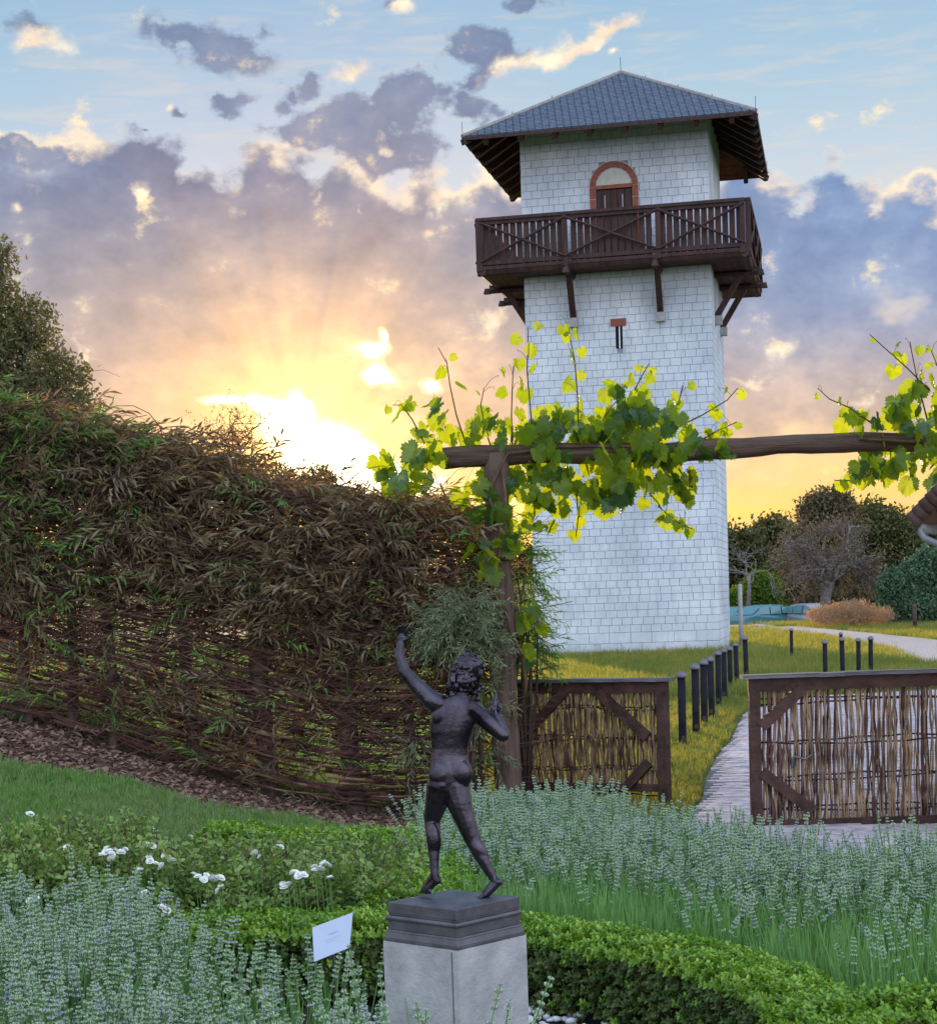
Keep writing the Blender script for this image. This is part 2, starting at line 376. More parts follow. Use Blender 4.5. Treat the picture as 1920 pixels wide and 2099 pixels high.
M_mortar = mat('pale_mortar', (0.5, 0.46, 0.40), (0.6, 0.56, 0.5), 8, 0.9)
M_render = mat('cream_render', (0.50, 0.47, 0.40), (0.60, 0.57, 0.50), 8, 0.9, 0.3, 60)
M_black = mat('black_void', (0.01, 0.01, 0.012), None, 3, 0.9)
M_corbel = mat('grey_stone', (0.30, 0.28, 0.27), (0.42, 0.40, 0.38), 7, 0.9, 0.3, 30)
M_metal = mat('thin_metal_rod', (0.12, 0.12, 0.13), None, 3, 0.4, metal=0.8)

# ---------------------------------------------------------------- terrain
def sstep(x, a, b):
    t = np.clip((x - a) / (b - a), 0, 1); return t * t * (3 - 2 * t)
def hz(x, y):
    """height of the ground"""
    x = np.asarray(x, float); y = np.asarray(y, float)
    bank = sstep(-x, 0.1, 4.2) * 1.02 * sstep(y, 7.2, 15.4)
    bank = bank * (1 - 0.9 * sstep(y, 30, 60))
    far = -0.19 * sstep(y, 22, 45) - 0.45 * sstep(y, 92, 104) + 0.0
    rise = 9.0 * sstep(y, 130, 420)
    left = 0.6 * sstep(-x, 3, 14) * sstep(y, 15, 35)
    wob = 0.02 * np.sin(x * 1.7 + 0.6) * np.sin(y * 1.3) * sstep(y, 8, 12)
    return bank + far + rise + left + wob
def hzf(x, y): return float(hz(x, y))
def sheet(name, xs, ys, mats, off=0.0, mask=None, kind='structure'):
    X, Y = np.meshgrid(xs, ys); Z = hz(X, Y) + off
    nx, ny = len(xs), len(ys)
    v = np.stack([X.ravel(), Y.ravel(), Z.ravel()], 1)
    f = [(j * nx + i, j * nx + i + 1, (j + 1) * nx + i + 1, (j + 1) * nx + i) for j in range(ny - 1) for i in range(nx - 1)]
    me = bpy.data.meshes.new(name); me.from_pydata(v.tolist(), [], f); me.materials.append(mats)
    me.polygons.foreach_set('use_smooth', [True] * len(f)); me.update()
    o = link(name, me); o['kind'] = kind; return o
# ground: grass everywhere, bark mulch strip along the wattle hedge, dark soil in the beds
def ground_extra(N, v, c, tcn):
    s = N.node('ShaderNodeSeparateXYZ'); N.put(s.inputs[0], tcn.outputs['Object'])
    x, y = s.outputs[0], s.outputs[1]
    nn = N.m('MULTIPLY_ADD', N.noise(tcn.outputs['Object'], 3.0, 5, 0.6), 0.8, -0.4)
    yy = N.m('ADD', y, nn)
    fine = N.noise(tcn.outputs['Object'], 40.0, 5, 0.7)
    mulch = N.ramp(fine, [(0.3, (0.035, 0.018, 0.012)), (0.5, (0.09, 0.048, 0.034)), (0.72, (0.20, 0.12, 0.085))])
    soil = N.ramp(fine, [(0.3, (0.018, 0.014, 0.010)), (0.7, (0.05, 0.038, 0.028))])
    # strip follows the hedge foot from the left bank down to the post
    edge = N.m('MULTIPLY_ADD', x, 0.06, 13.5)
    ms = N.m('MULTIPLY', N.ss(N.m('SUBTRACT', yy, edge), -0.1, 0.15), N.m('MULTIPLY', N.ss(y, 16.0, 15.6), N.ss(x, 0.9, 0.6)))
    c = N.mix(ms, c, mulch)
    bed = N.m('MULTIPLY', N.ss(N.m('SUBTRACT', 13.6, yy), 0, 0.3), N.ss(x, -0.35, -0.2))
    bed2 = N.m('MULTIPLY', N.ss(N.m('SUBTRACT', 9.3, yy), 0, 0.2), N.ss(N.m('ABSOLUTE', x), 3.4, 3.1))
    return N.mix(N.m('MAXIMUM', bed, bed2), c, soil)
M_ground = mat('grassy_ground', (0.030, 0.055, 0.014), (0.075, 0.105, 0.022), 1.2, 0.95, 0.6, 20, extra=ground_extra, spec=0.1)
ys = np.concatenate([np.arange(3, 18, 0.3), np.arange(18, 60, 1.0), np.arange(60, 130, 3.0), [135, 150, 170, 200, 240, 300, 360, 430, 600, 900, 1500, 2500]])
xs = np.concatenate([[-1500, -800, -400, -200, -120, -80, -50, -35, -25, -18, -14], np.arange(-11, 11.1, 0.4), [12, 14, 16, 18, 21, 25, 30, 40, 55, 80, 120, 200, 400, 800, 1500]])
sheet('ground', xs, ys, M_ground)
tagl = bpy.data.objects['ground']; tagl['label'] = 'grassy ground of the garden and meadow round the watchtower'

# ---------------------------------------------------------------- watchtower
TX, TY, TH, TW, TB = 6.459, 59.423, R(-12.244), 2.75, -0.22
tower = empty('watchtower', (TX, TY, TB), TH)
tag(tower, 'tall white square stone watchtower with slate roof and dark wooden balcony', 'tower')
Z = lambda z: z - TB                                   # world height -> height above the tower foot
core = MB(); WT = Z(15.83)
core.box((0, 0, WT / 2), (TW * 2 - 0.02, TW * 2 - 0.02, WT))
core.build('wall_core', M_joint, tower)
# courses of blocks
rows = []; z = 0.0
rows.append((0.0, 0.37, 0.64)); rows.append((0.37, 0.69, 0.64)); z = 0.69
nr = int(round((WT - z) / 0.222)); h = (WT - z) / nr
for i in range(nr): rows.append((z + i * h, z + (i + 1) * h, 0.315))
J = 0.012
DOOR = (-0.70, 0.70, Z(11.2), Z(13.33)); DC = Z(13.56)   # opening band, arch spring
def block_rows(half=TW):
    out = []
    for r, (z0, z1, bw) in enumerate(rows):
        x = -half + (0 if r % 2 == 0 else bw * 0.5) - bw
        rr = random.Random(r)
        while x < half:
            w = bw * rr.uniform(0.92, 1.08)
            x0, x1 = max(x, -half), min(x + w, half)
            if half - x1 < 0.07: x1 = half
            if x1 - x0 > 0.05: out.append((x0, x1, z0, z1))
            x += w
    return out
def block_mesh(x0, x1, z0, z1, proud, full=False):
    m = MB(); d = 0.05
    m.box(((x0 + x1) / 2, -TW + d / 2 - proud, (z0 + z1) / 2), (x1 - x0 - J, d, z1 - z0 - J))
    return m
SL = (0.04, 0.10, Z(8.86), Z(9.50))                      # slit
def door_half(z):
    if z < Z(11.3): return 0.0
    if z < DC: return 0.70
    return math.sqrt(max(0.0, 0.72 ** 2 - (z - DC) ** 2))
allb = []
for (x0, x1, z0, z1) in block_rows():                  # blocks are cut round the arch
    hw = door_half((z0 + z1) / 2 - 0.02)
    if hw <= 0 or x0 >= hw or x1 <= -hw: allb.append((x0, x1, z0, z1)); continue
    if x0 < -hw - .06: allb.append((x0, -hw, z0, z1))
    if x1 > hw + .06: allb.append((hw, x1, z0, z1))
front = []
for b in allb:
    x0, x1, z0, z1 = b
    if z0 < SL[3] and z1 > SL[2] and x0 < SL[1] + .03 and x1 > SL[0] - 0.07:
        if x0 < SL[0] - 0.10: front.append((x0, SL[0] - 0.07, z0, z1))
        if x1 > SL[1] + 0.08: front.append((SL[1] + 0.03, x1, z0, z1))
        continue
    front.append(b)
front.sort(key=lambda b: b[2])
shared = {}
for i, b in enumerate(front[:290]):
    w_, h_ = round(b[1] - b[0], 2), round(b[3] - b[2], 3)
    key = (w_, h_)
    if key not in shared:
        m = MB(); m.box((0, 0, 0), (w_ - J, 0.05, h_ - J)); shared[key] = m.mesh('brick', M_white2)
    o = link('brick', shared[key], tower, ((b[0] + b[1]) / 2, -TW + 0.025 - 0.008 - random.uniform(0, .004), (b[2] + b[3]) / 2))
rest = MB()
for b in front[290:]:
    rest.v, rest.f, rest.m
    m = block_mesh(*b, 0.008 + random.uniform(0, .004)); rest.raw(m.v, m.f)
for side in (1, 2, 3):
    Mx = Matrix.Rotation(side * math.pi / 2, 3, 'Z')
    for b in block_rows(TW - 0.001):
        m = block_mesh(*b, 0.008 + random.uniform(0, .004)); rest.raw([Mx @ Vector(p) for p in m.v], m.f)
o = rest.build('block_courses', M_white2, tower); o['kind'] = 'stuff'
# worn patches of bare render low on the front
m = MB()
for (x0, x1, zc, hh) in ((-2.15, -1.35, 0.13, 0.035), (-1.2, -0.9, 0.12, 0.03), (-1.0, -0.78, 0.34, .012), (-2.6, -2.3, .1, .03)):
    n = 12
    top = [(x0 + (x1 - x0) * i / n, -TW - 0.0165, zc + hh * random.uniform(.3, 1)) for i in range(n + 1)]
    bot = [(x0 + (x1 - x0) * i / n, -TW - 0.0165, zc - hh * random.uniform(.3, 1)) for i in range(n, -1, -1)]
    for i in range(n): m.face([top[i], bot[n - i], bot[n - i - 1], top[i + 1]])
m.build('bare_render_patch', M_corbel, tower)
# arched door
door = MB(); door.box((0, -TW + 0.03, (Z(11.35) + DC) / 2), (1.06, 0.10, DC - Z(11.35)))
dr = door.build('arched_door', M_black, tower)
for k in range(5):
    m = MB(); m.box((-0.41 + k * 0.205, -TW - 0.035, (Z(11.4) + DC - .1) / 2), (0.19, 0.03, DC - .12 - Z(11.4))); m.build('plank', M_dwood, dr)
m = MB(); m.box((0, -TW - 0.05, DC - 0.02), (1.04, 0.08, 0.11)); m.build('lintel', M_brickred, dr)
for sx_ in (-.27, .25):
    m = MB(); m.box((sx_, -TW - 0.058, (Z(12.4) + DC) / 2 - .1), (0.035, 0.015, 0.85)); m.build('strap', M_corbel, dr)
m = MB(); n = 20; rr_ = 0.53
fan = [(rr_ * math.cos(math.pi * i / n), -TW - 0.03, DC + 0.03 + rr_ * math.sin(math.pi * i / n)) for i in range(n + 1)]
for i in range(n): m.face([(0, -TW - 0.03, DC + 0.03), fan[i + 1], fan[i]])
m.build('tympanum', M_render, dr)
m = MB()
for i in range(n):
    a0, a1 = math.pi * i / n, math.pi * (i + 1) / n
    p = lambda a, r_, y: (r_ * math.cos(a), y, DC + r_ * math.sin(a))
    m.face([p(a0, .53, -TW - .035), p(a1, .53, -TW - .035), p(a1, .735, -TW - .035), p(a0, .735, -TW - .035)])
    m.face([p(a0, .735, -TW - .035), p(a1, .735, -TW - .035), p(a1, .735, -TW + .02), p(a0, .735, -TW + .02)])
for s_ in (-1, 1): m.box((s_ * .6325, -TW - 0.0175, (Z(11.4) + DC) / 2), (.20, .035, DC - Z(11.4)))
m.build('arch_mortar', M_mortar, dr)
nb_ = 11
for i in range(nb_):
    a0 = math.pi * (i + .05) / nb_; a1 = math.pi * (i + .95) / nb_; m = MB()
    pts = []
    for y_ in (-TW - .065, -TW - .01):
        for (a, r_) in ((a0, .54), (a1, .54), (a1, .71), (a0, .71)): pts.append((r_ * math.cos(a), y_, DC + r_ * math.sin(a)))
    m.raw(pts, [(0, 1, 2, 3), (7, 6, 5, 4), (0, 4, 5, 1), (1, 5, 6, 2), (2, 6, 7, 3), (3, 7, 4, 0)]); m.build('arch_brick', M_brickred, dr)
for s_ in (-1, 1):
    for k in range(6):
        m = MB(); m.box((s_ * .625, -TW - .04, DC - .17 - k * .34), (.17, .05, .31)); m.build('jamb_brick', M_brickred, dr)
# slit window
m = MB(); m.box((0.03, -TW - 0.002, (Z(8.86) + Z(9.5)) / 2), (0.20, 0.03, Z(9.5) - Z(8.86))); sl = m.build('slit_window', M_black, tower)
m = MB(); m.box((0.045, -TW - 0.02, (Z(8.86) + Z(9.5)) / 2), (0.035, 0.02, Z(9.5) - Z(8.86))); m.build('bar', M_white, sl)
m = MB(); m.box((0.02, -TW - 0.02, Z(9.62)), (0.46, 0.06, 0.21)); m.build('lintel', M_brickred, sl)
# roof
EA, ZE, ZA = 4.198, Z(15.0), Z(17.49)
roof = MB()
c4 = [(-EA, -EA), (EA, -EA), (EA, EA), (-EA, EA)]
for i in range(4):
    a, b = c4[i], c4[(i + 1) % 4]
    roof.face([(*a, ZE), (*b, ZE), (0, 0, ZA)])
roofo = roof.build('roof', M_slate, tower)
sof = MB(); TK = 0.10
slope = (ZA - ZE) / EA
for i in range(4):
    a, b = c4[i], c4[(i + 1) % 4]; k = 0.62; dz = (1 - k) * EA * slope
    q = [(b[0], b[1], ZE - TK), (a[0], a[1], ZE - TK), (a[0] * k, a[1] * k, ZE - TK + dz), (b[0] * k, b[1] * k, ZE - TK + dz)]
    # soffit boards laid parallel to the eave
    nb2 = 9
    for j in range(nb2):
        t0, t1 = j / nb2, (j + .93) / nb2
        A0 = Vector(q[0]).lerp(Vector(q[3]), t0); A1 = Vector(q[0]).lerp(Vector(q[3]), t1); B0 = Vector(q[1]).lerp(Vector(q[2]), t0); B1 = Vector(q[1]).lerp(Vector(q[2]), t1)
        up = Vector((0, 0, 0.02 + 0.012 * (j % 2)))
        sof.face([A0 + up, B0 + up, B1 + up, A1 + up])
    sof.face([Vector(q[0]) + Vector((0, 0, .05)), Vector(q[1]) + Vector((0, 0, .05)), Vector(q[2]) + Vector((0, 0, .05)), Vector(q[3]) + Vector((0, 0, .05))])
sof.build('soffit_boards', M_dwood2, roofo)
for i in range(4):
    a, b = Vector((*c4[i], 0)), Vector((*c4[(i + 1) % 4], 0)); m = MB()
    out = ((a + b) / 2).normalized()
    m.bar(a + Vector((0, 0, ZE - .055)) + out * .012, b + Vector((0, 0, ZE - .055)) + out * .012, .03, .09); m.build('fascia', M_dwood, roofo)
    m = MB(); m.tube([Vector((*c4[i], ZE + .02)), Vector((0, 0, ZA + .03))], .07, 8); m.build('hip_ridge', M_ridge, roofo)
    for t in (-.84, -.6, -.36, -.12, .12, .36, .6, .84):
        r_ = MB(); d = (b - a).normalized(); mid = (a + b) / 2
        p0 = mid + d * (t * EA) + Vector((0, 0, ZE - .19)) - out * .04
        k_in = max(0.0, abs(t) * EA - 0.0); dep = min(EA - 2.72, EA - k_in - .05)
        if dep < .25: continue
        p1 = mid + d * (t * EA) - out * dep + Vector((0, 0, ZE - .19 + dep * slope))
        r_.bar(p0, p1, .14, .17); r_.build('rafter', M_dwood, roofo)
    hp = MB(); hp.bar(Vector((*c4[i], ZE - .15)), Vector((c4[i][0] * .63, c4[i][1] * .63, ZE - .15 + .37 * EA * slope)), .15, .17); hp.build('hip_rafter', M_dwood, roofo)
    lr = MB(); lr.tube([Vector((*c4[i], ZE)), Vector((*c4[i], ZE + .42))], .009, 5); lr.build('lightning_rod', M_metal, roofo)
lr = MB(); lr.tube([Vector((0, 0, ZA)), Vector((0, 0, ZA + .48))], .011, 5); lr.build('lightning_rod', M_metal, roofo)
cl = MB()
for t in (.3, .55): p = Vector((-EA, -EA, ZE)).lerp(Vector((0, 0, ZA)), t); cl.tube([p, p + Vector((0.02, 0, .17))], .012, 4)
for t in (.3, .55, .8): p = Vector((EA, -EA, ZE)).lerp(Vector((0, 0, ZA)), t); cl.tube([p, p + Vector((-.02, 0, .15))], .012, 4)
cl.build('conductor_clips', M_metal, roofo)
# slates: overlapping courses of small rounded slates
sl_ = MB(); course = 0.13; L = math.hypot(EA, ZA - ZE); ncs = int(L / course)
for i in range(4):
    a, b = Vector((*c4[i], ZE)), Vector((*c4[(i + 1) % 4], ZE)); ap = Vector((0, 0, ZA))
    d = (b - a).normalized(); mid = (a + b) / 2; up = (ap - mid).normalized(); nrm = d.cross(up)
    for r_ in range(ncs):
        s0 = r_ * course; half = EA * (1 - s0 / L) - .03
        if half < .1: break
        w = .21; x = -half + ((r_ * .37) % 1.0) * w - w
        while x < half:
            x0, x1 = max(x, -half), min(x + w, half); x += w
            if x1 - x0 < .04: continue
            l = .020 + random.uniform(0, .006)
            P0 = lambda xx, ss, hh: mid + d * xx + up * ss + nrm * hh
            g = .010
            m4 = (x1 - x0)
            sl_.face([P0(x0 + g, s0 + .02, .022 + l), P0(x0 + g + m4 * .3, s0 - .018, .024 + l), P0(x1 - g, s0 - .006, .024 + l), P0(x1 - g, s0 + course + .02, .008 + l), P0(x0 + g, s0 + course + .02, .008 + l)])
            sl_.face([P0(x0 + g, s0 + .02, .022 + l), P0(x0 + g, s0 + .02, 0), P0(x0 + g + m4 * .3, s0 - .018, 0), P0(x0 + g + m4 * .3, s0 - .018, .024 + l)])
            sl_.face([P0(x0 + g + m4 * .3, s0 - .018, .024 + l), P0(x0 + g + m4 * .3, s0 - .018, 0), P0(x1 - g, s0 - .006, 0), P0(x1 - g, s0 - .006, .024 + l)])
o = sl_.build('slates', M_slate, roofo); o['kind'] = 'stuff'
# balcony
BH, ZF, ZR, ZD = 3.905, Z(11.33), Z(12.70), Z(11.02)
bal = MB()
for i in range(26):
    y_ = -BH + (i + .5) * BH * 2 / 26
    if abs(y_) < TW: 
        for s_ in (-1, 1): bal.box((s_ * (BH + TW) / 2, y_, ZF - .03), (BH - TW, .285, .05))
    else: bal.box((0, y_, ZF - .03), (BH * 2, .285, .05))
balo = bal.build('balcony', M_dwood2, tower)
for i in range(4):
    Mr = Matrix.Rotation(i * math.pi / 2, 3, 'Z')
    def P3(x, y, z, Mr=Mr): return Mr @ Vector((x, y, z))
    def bb(name, a, b, w, h, mt=M_dwood, up=(0, 0, 1)):
        m = MB(); m.bar(P3(*a), P3(*b), w, h, Mr @ Vector(up)); return m.build(name, mt, balo)
    def rr(name, a, b, r_, mt=M_dwood):
        m = MB(); m.tube([P3(*a), P3(*b)], r_, 8, wob=0.0); return m.build(name, mt, balo, smooth=False)
    e = BH
    bb('handrail', (-e - .03, -e, ZR - .04), (e - .087, -e, ZR - .04), .17, .09)
    bb('top_rail', (-e + .1, -e + .01, ZR - .14), (e - .1, -e + .01, ZR - .14), .09, .10)
    bb('bottom_rail', (-e + .08, -e + .01, ZF + .08), (e - .08, -e + .01, ZF + .08), .10, .12)
    rr('rim_beam', (-e - .04, -e + .1, ZD + .16), (e + .04, -e + .1, ZD + .16), .13)
    bb('rim_board', (-e + .02, -e - .02, ZF - .065), (e - .02, -e - .02, ZF - .065), .06, .10)
    for x in (-e + .05, -1.34, 1.36, e - .16) : bb('post', (x, -e + .0, ZF - .15), (x, -e + .0, ZR - .09), .15, .15, up=(0, 1, 0))
    nsl = 38; span = 2 * e - .3
    for k in range(nsl):
        x = -e + .15 + span * (k + .5) / nsl
        if min(abs(x + 1.34), abs(x - 1.36)) < .09: continue
        bb('slat', (x, -e + .06, ZF - .02), (x, -e + .06, ZR - .1), .022, span / nsl * .83, up=(1, 0, 0))
    for (x0, x1) in ((-e + .1, -1.34), (-1.34, 1.36), (1.36, e - .1)):
        for (za, zb_) in ((ZF + .12, ZR - .14), (ZR - .14, ZF + .12)):
            m = MB(); m.tube([P3(x0, -e - .07, za), P3((x0 + x1) / 2, -e - .075, (za + zb_) / 2), P3(x1, -e - .07, zb_)], .042, 6); m.build('cross_brace', M_dwood, balo)
    for x in (-1.30, 1.27):
        # cantilever log, strut and corbel
        rr('joist', (x, -e - .16, ZD + .02), (x, -TW + .1, ZD + .02), .10)
        bb('joist_cap', (x, -e - .10, ZF - .14), (x, -e - .10, ZD + .02), .10, .12, up=(0, 1, 0))
        bb('strut', (x, -e + .35, ZD - .02), (x, -TW - .06, Z(9.80)), .17, .17)
        m = MB(); m.box(P3(x, -TW - .09, Z(9.68)), (.26, .26, .26)); m.build('corbel', M_corbel, balo)
        m = MB(); m.box(P3(x, -e - .24, ZD + .0), (.20, .20, .16), None, .6); m.build('beam_end', M_dwood, balo)
    # boards under the deck
    for k in range(5):
        y0 = -e + .1 + k * .228
        bb('deck_board', (-e + .1 + k * .228, y0 + .11, ZD + .10), (e - .1 - (k + 1) * .228, y0 + .11, ZD + .10 ), .215, .03, M_dwood2)
    for x in (-3.3, -2.2, -.5, .5, 2.2, 3.3): bb('floor_joist', (x, -e + .15, ZF - .14), (x, -TW + .02 if abs(x) < TW else -e + 1.15, ZF - .14), .12, .16)
# ---------------------------------------------------------------- garden materials
M_pwood = mat('weathered_post_wood', (0.055, 0.034, 0.027), (0.21, 0.135, 0.105), 2.2, 0.85, 0.8, 9, stretch=(9, 9, 0.9), lo=.3, hi=.7)
M_beam = mat('barky_log', (0.05, 0.030, 0.020), (0.16, 0.10, 0.075), 2.0, 0.85, 0.9, 8, stretch=(0.9, 9, 9), lo=.3, hi=.7)
M_gwood = mat('gate_wood', (0.035, 0.016, 0.012), (0.095, 0.045, 0.034), 2.5, 0.7, 0.5, 12, stretch=(3, 3, 3))
M_gcap = mat('grey_cap_board', (0.10, 0.095, 0.10), (0.22, 0.21, 0.22), 3, 0.8, 0.6, 14, stretch=(1, 6, 6))
M_withy = mat('dry_withy', (0.12, 0.070, 0.040), (0.38, 0.25, 0.14), 3.0, 0.75, coord='Object')
M_withyd = mat('dark_withy', (0.040, 0.017, 0.014), (0.16, 0.075, 0.055), 6.0, 0.75)
M_wire = mat('dark_wire', (0.03, 0.02, 0.02), None, 3, 0.6)
M_bollard = mat('black_bollard_paint', (0.010, 0.010, 0.014), (0.022, 0.020, 0.026), 6, 0.8, 0.15, 20, spec=0.08)
M_cap = mat('bollard_cap', (0.09, 0.085, 0.10), (0.16, 0.15, 0.17), 8, 0.4, spec=0.6)
M_bronze = mat('dark_bronze', (0.030, 0.024, 0.032), (0.095, 0.080, 0.100), 9, 0.27, 0.15, 40, metal=0.85, spec=0.6)
M_plinth = mat('bronze_plinth', (0.022, 0.019, 0.024), (0.070, 0.064, 0.078), 14, 0.48, 0.12, 30, metal=0.0, spec=1.0)
M_conc = mat('stained_concrete', (0.26, 0.255, 0.25), (0.44, 0.43, 0.42), 7, 0.9, 0.3, 60, lo=.3, hi=.62)
M_sign = mat('white_placard', (0.38, 0.44, 0.54), (0.43, 0.49, 0.60), 2, 0.35, spec=0.5)
M_ink = mat('faint_print', (0.36, 0.42, 0.54), None, 2, 0.6)
M_twig = mat('twig_bark', (0.05, 0.032, 0.026), (0.12, 0.08, 0.062), 5, 0.85)
M_bark = mat('tree_bark', (0.055, 0.042, 0.036), (0.12, 0.095, 0.085), 4, 0.9, 0.6, 10, stretch=(4, 4, 1))
M_paver = mat('grey_pink_paver', (0.32, 0.26, 0.28), (0.60, 0.52, 0.53), 7, 0.8, 0.4, 40, coord='World')
M_pave_bed = mat('paver_bed', (0.09, 0.085, 0.085), (0.15, 0.14, 0.14), 6, 0.95)
M_gravel = mat('crushed_gravel', (0.22, 0.20, 0.215), (0.42, 0.39, 0.40), 14, 0.95, 0.9, 30, detail=10)
M_peb = mat('white_pebble', (0.42, 0.42, 0.44), (0.66, 0.65, 0.66), 12, 0.7, 0.2, 40)
M_vine = leafmat('vine_leaf', (0.035, 0.095, 0.018), (0.11, 0.19, 0.022), 0.55, (6.5, 4.2, 0.55), 0.45, 5, 0.4)
M_vinestem = mat('vine_stem', (0.06, 0.035, 0.02), (0.15, 0.09, 0.04), 8, 0.7)
M_willow = leafmat('willow_leaf', (0.070, 0.040, 0.026), (0.18, 0.14, 0.078), 0.34, (2.4, 1.3, 0.45), 0.55, 0.9, c3=(0.34, 0.34, 0.21))  # drying brown, with the sun haze's reddish glow put into the colour
M_willowg = leafmat('willow_leaf_green', (0.060, 0.13, 0.035), (0.17, 0.32, 0.07), 0.3, (1.5, 1.4, 0.6), 0.5, 3)
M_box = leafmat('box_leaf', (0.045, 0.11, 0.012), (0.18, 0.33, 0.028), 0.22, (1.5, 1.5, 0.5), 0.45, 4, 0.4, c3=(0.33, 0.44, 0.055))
M_boxshade = leafmat('box_leaf_shaded', (0.022, 0.045, 0.012), (0.080, 0.13, 0.028), 0.12, (1.5, 1.5, 0.5), 0.5, 5, 0.3, c3=(0.12, 0.10, 0.035))  # darker leaf for hedge sides and ends, shade put into its colour
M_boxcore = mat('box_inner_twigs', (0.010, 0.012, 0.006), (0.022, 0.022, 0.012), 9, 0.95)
M_rose = leafmat('rose_leaf', (0.045, 0.095, 0.022), (0.20, 0.31, 0.070), 0.25, (1.5, 1.4, 0.5), 0.5, 4, c3=(0.33, 0.38, 0.12))
M_petal = mat('white_petal', (0.78, 0.77, 0.70), (0.86, 0.86, 0.82), 6, 0.7)
M_lavf = leafmat('lavender_whorl', (0.20, 0.31, 0.16), (0.40, 0.50, 0.31), 0.20, (1.1, 1.1, 1.0), 0.7, 3, c3=(0.38, 0.36, 0.50))
M_lavs = leafmat('lavender_stem', (0.055, 0.15, 0.040), (0.20, 0.36, 0.11), 0.3, (1.4, 1.4, 0.6), 0.6, 2)
M_grass = leafmat('grass_blade', (0.070, 0.17, 0.038), (0.17, 0.31, 0.080), 0.40, (1.7, 1.5, 0.7), 0.6, 0.8, c3=(0.24, 0.28, 0.15))
M_meadow = leafmat('meadow_blade', (0.050, 0.105, 0.028), (0.12, 0.175, 0.045), 0.5, (2.5, 1.95, 0.6), 0.6, 0.35, c3=(0.30, 0.27, 0.10))

# ---------------------------------------------------------------- paved path, gravel road, pebbles
edge_pts = [(.9, 8.6), (1.2, 10.6), (1.65, 12.83), (2.19, 15.46), (2.4, 16.73), (2.95, 19.47), (3.31, 21.02), (3.78, 23.46), (4.22, 25.5), (5.3, 28.6), (7.4, 31.5)]
ey = [p[1] for p in edge_pts]; ex = [p[0] for p in edge_pts]
def pedge(y): return float(np.interp(y, ey, ex))
bed = MB(); yy = 8.4
while yy < 30.0:
    y1 = min(yy + 0.4, 30.0); xa, xb = pedge(yy), pedge(y1)
    for k in range(8):
        f0, f1 = k / 8, (k + 1) / 8; w0, w1 = 11 - xa, 11 - xb
        a, b, c, d = (xa + f0 * w0, yy), (xa + f1 * w0, yy), (xb + f1 * w1, y1), (xb + f0 * w1, y1)
        bed.face([(*q, hzf(*q) + 0.006) for q in (a, b, c, d)])
    yy = y1
path = bed.build('path', M_pave_bed); path['kind'] = 'structure'; path['label'] = 'pale paved path running past the wattle gate'
pv = []
a_ = R(27)                                              # rows follow the left edge
ca, sa = math.cos(a_), math.sin(a_)
PW_, PL_ = 0.10, 0.20
for i in range(-20, 300):
    for j in range(-10, 140):
        u = (j + (0.5 if i % 2 else 0)) * PL_; v = i * PW_
        x = 1.05 + u * ca + v * sa * 0.62; y = 9.2 + v - u * 0.06
        if y < 8.6 or y > 29.5 or x > 10.5 or x < pedge(y) + .09: continue
        if abs(x) > y * 0.30 + .5: continue
        pv.append((x, y))
pv.sort(key=lambda p: p[1] + (0 if 1.2 < p[0] < 2.9 else 50))
pm = MB(); pm.box((0, 0, 0), (PL_ - .018, PW_ - .014, 0.03), None, .97); pme = pm.mesh('paver', M_paver)
vis = [p for p in pv if 12.4 < p[1] < 30 and pedge(p[1]) < p[0] < 0.166 * p[1] + .1]
vis.sort(key=lambda p: p[1]); near = set(vis[:290])
for p in vis[:290]:
    o = link('paver', pme, path, (p[0], p[1], hzf(*p) + .012 + random.uniform(-.003, .003)), (random.uniform(-.01, .01), random.uniform(-.01, .01), -0.06 + random.uniform(-.02, .02)))
rest = MB()
for p in pv:
    if p in near: continue
    M_ = Matrix.Rotation(-.06, 3, 'Z'); rest.box((p[0], p[1], hzf(*p) + .012 + random.uniform(-.003, .003)), (PL_ - .012, PW_ - .014, .03), M_, .97)
o = rest.build('further_pavers', M_paver, path); o['kind'] = 'stuff'
def strip(name, up, lo, m, off=0.012, n=40, kind='structure'):
    b = MB(); up = np.array(up, float); lo = np.array(lo, float)
    def res(P, t):
        d = np.r_[0, np.cumsum(np.hypot(*np.diff(P, axis=0).T))]; d /= d[-1]
        return np.interp(t, d, P[:, 0]), np.interp(t, d, P[:, 1])
    for i in range(n):
        for k in range(4):
            q = []
            for (ti, tk) in ((i / n, k / 4), (i / n, (k + 1) / 4), ((i + 1) / n, (k + 1) / 4), ((i + 1) / n, k / 4)):
                ux, uy = res(up, ti); lx, ly = res(lo, ti); x, y = ux + (lx - ux) * tk, uy + (ly - uy) * tk
                q.append((x, y, hzf(x, y) + off))
            b.face(q)
    o = b.build(name, m); o['kind'] = kind; return o
strip('road', [(-20, 97), (2, 98), (15.5, 97.9), (16.5, 86.2), (16.1, 69.3), (15.7, 58.8), (14.6, 44), (13.6, 34), (13, 25)], [(-20, 88), (2, 88.5), (13.2, 88), (14.4, 79.1), (14.0, 66.4), (12.7, 52.9), (11.0, 42.6), (10.3, 34), (10.4, 25)], M_gravel, .05)['label'] = 'grey gravel road curving past the meadow'
strip('gravel_patch', [(8.3, 58.0), (10.3, 58.0)], [(8.0, 51.0), (9.3, 50.6)], M_gravel, .03, 6)['label'] = 'small bare gravel patch in the grass beside the tower'
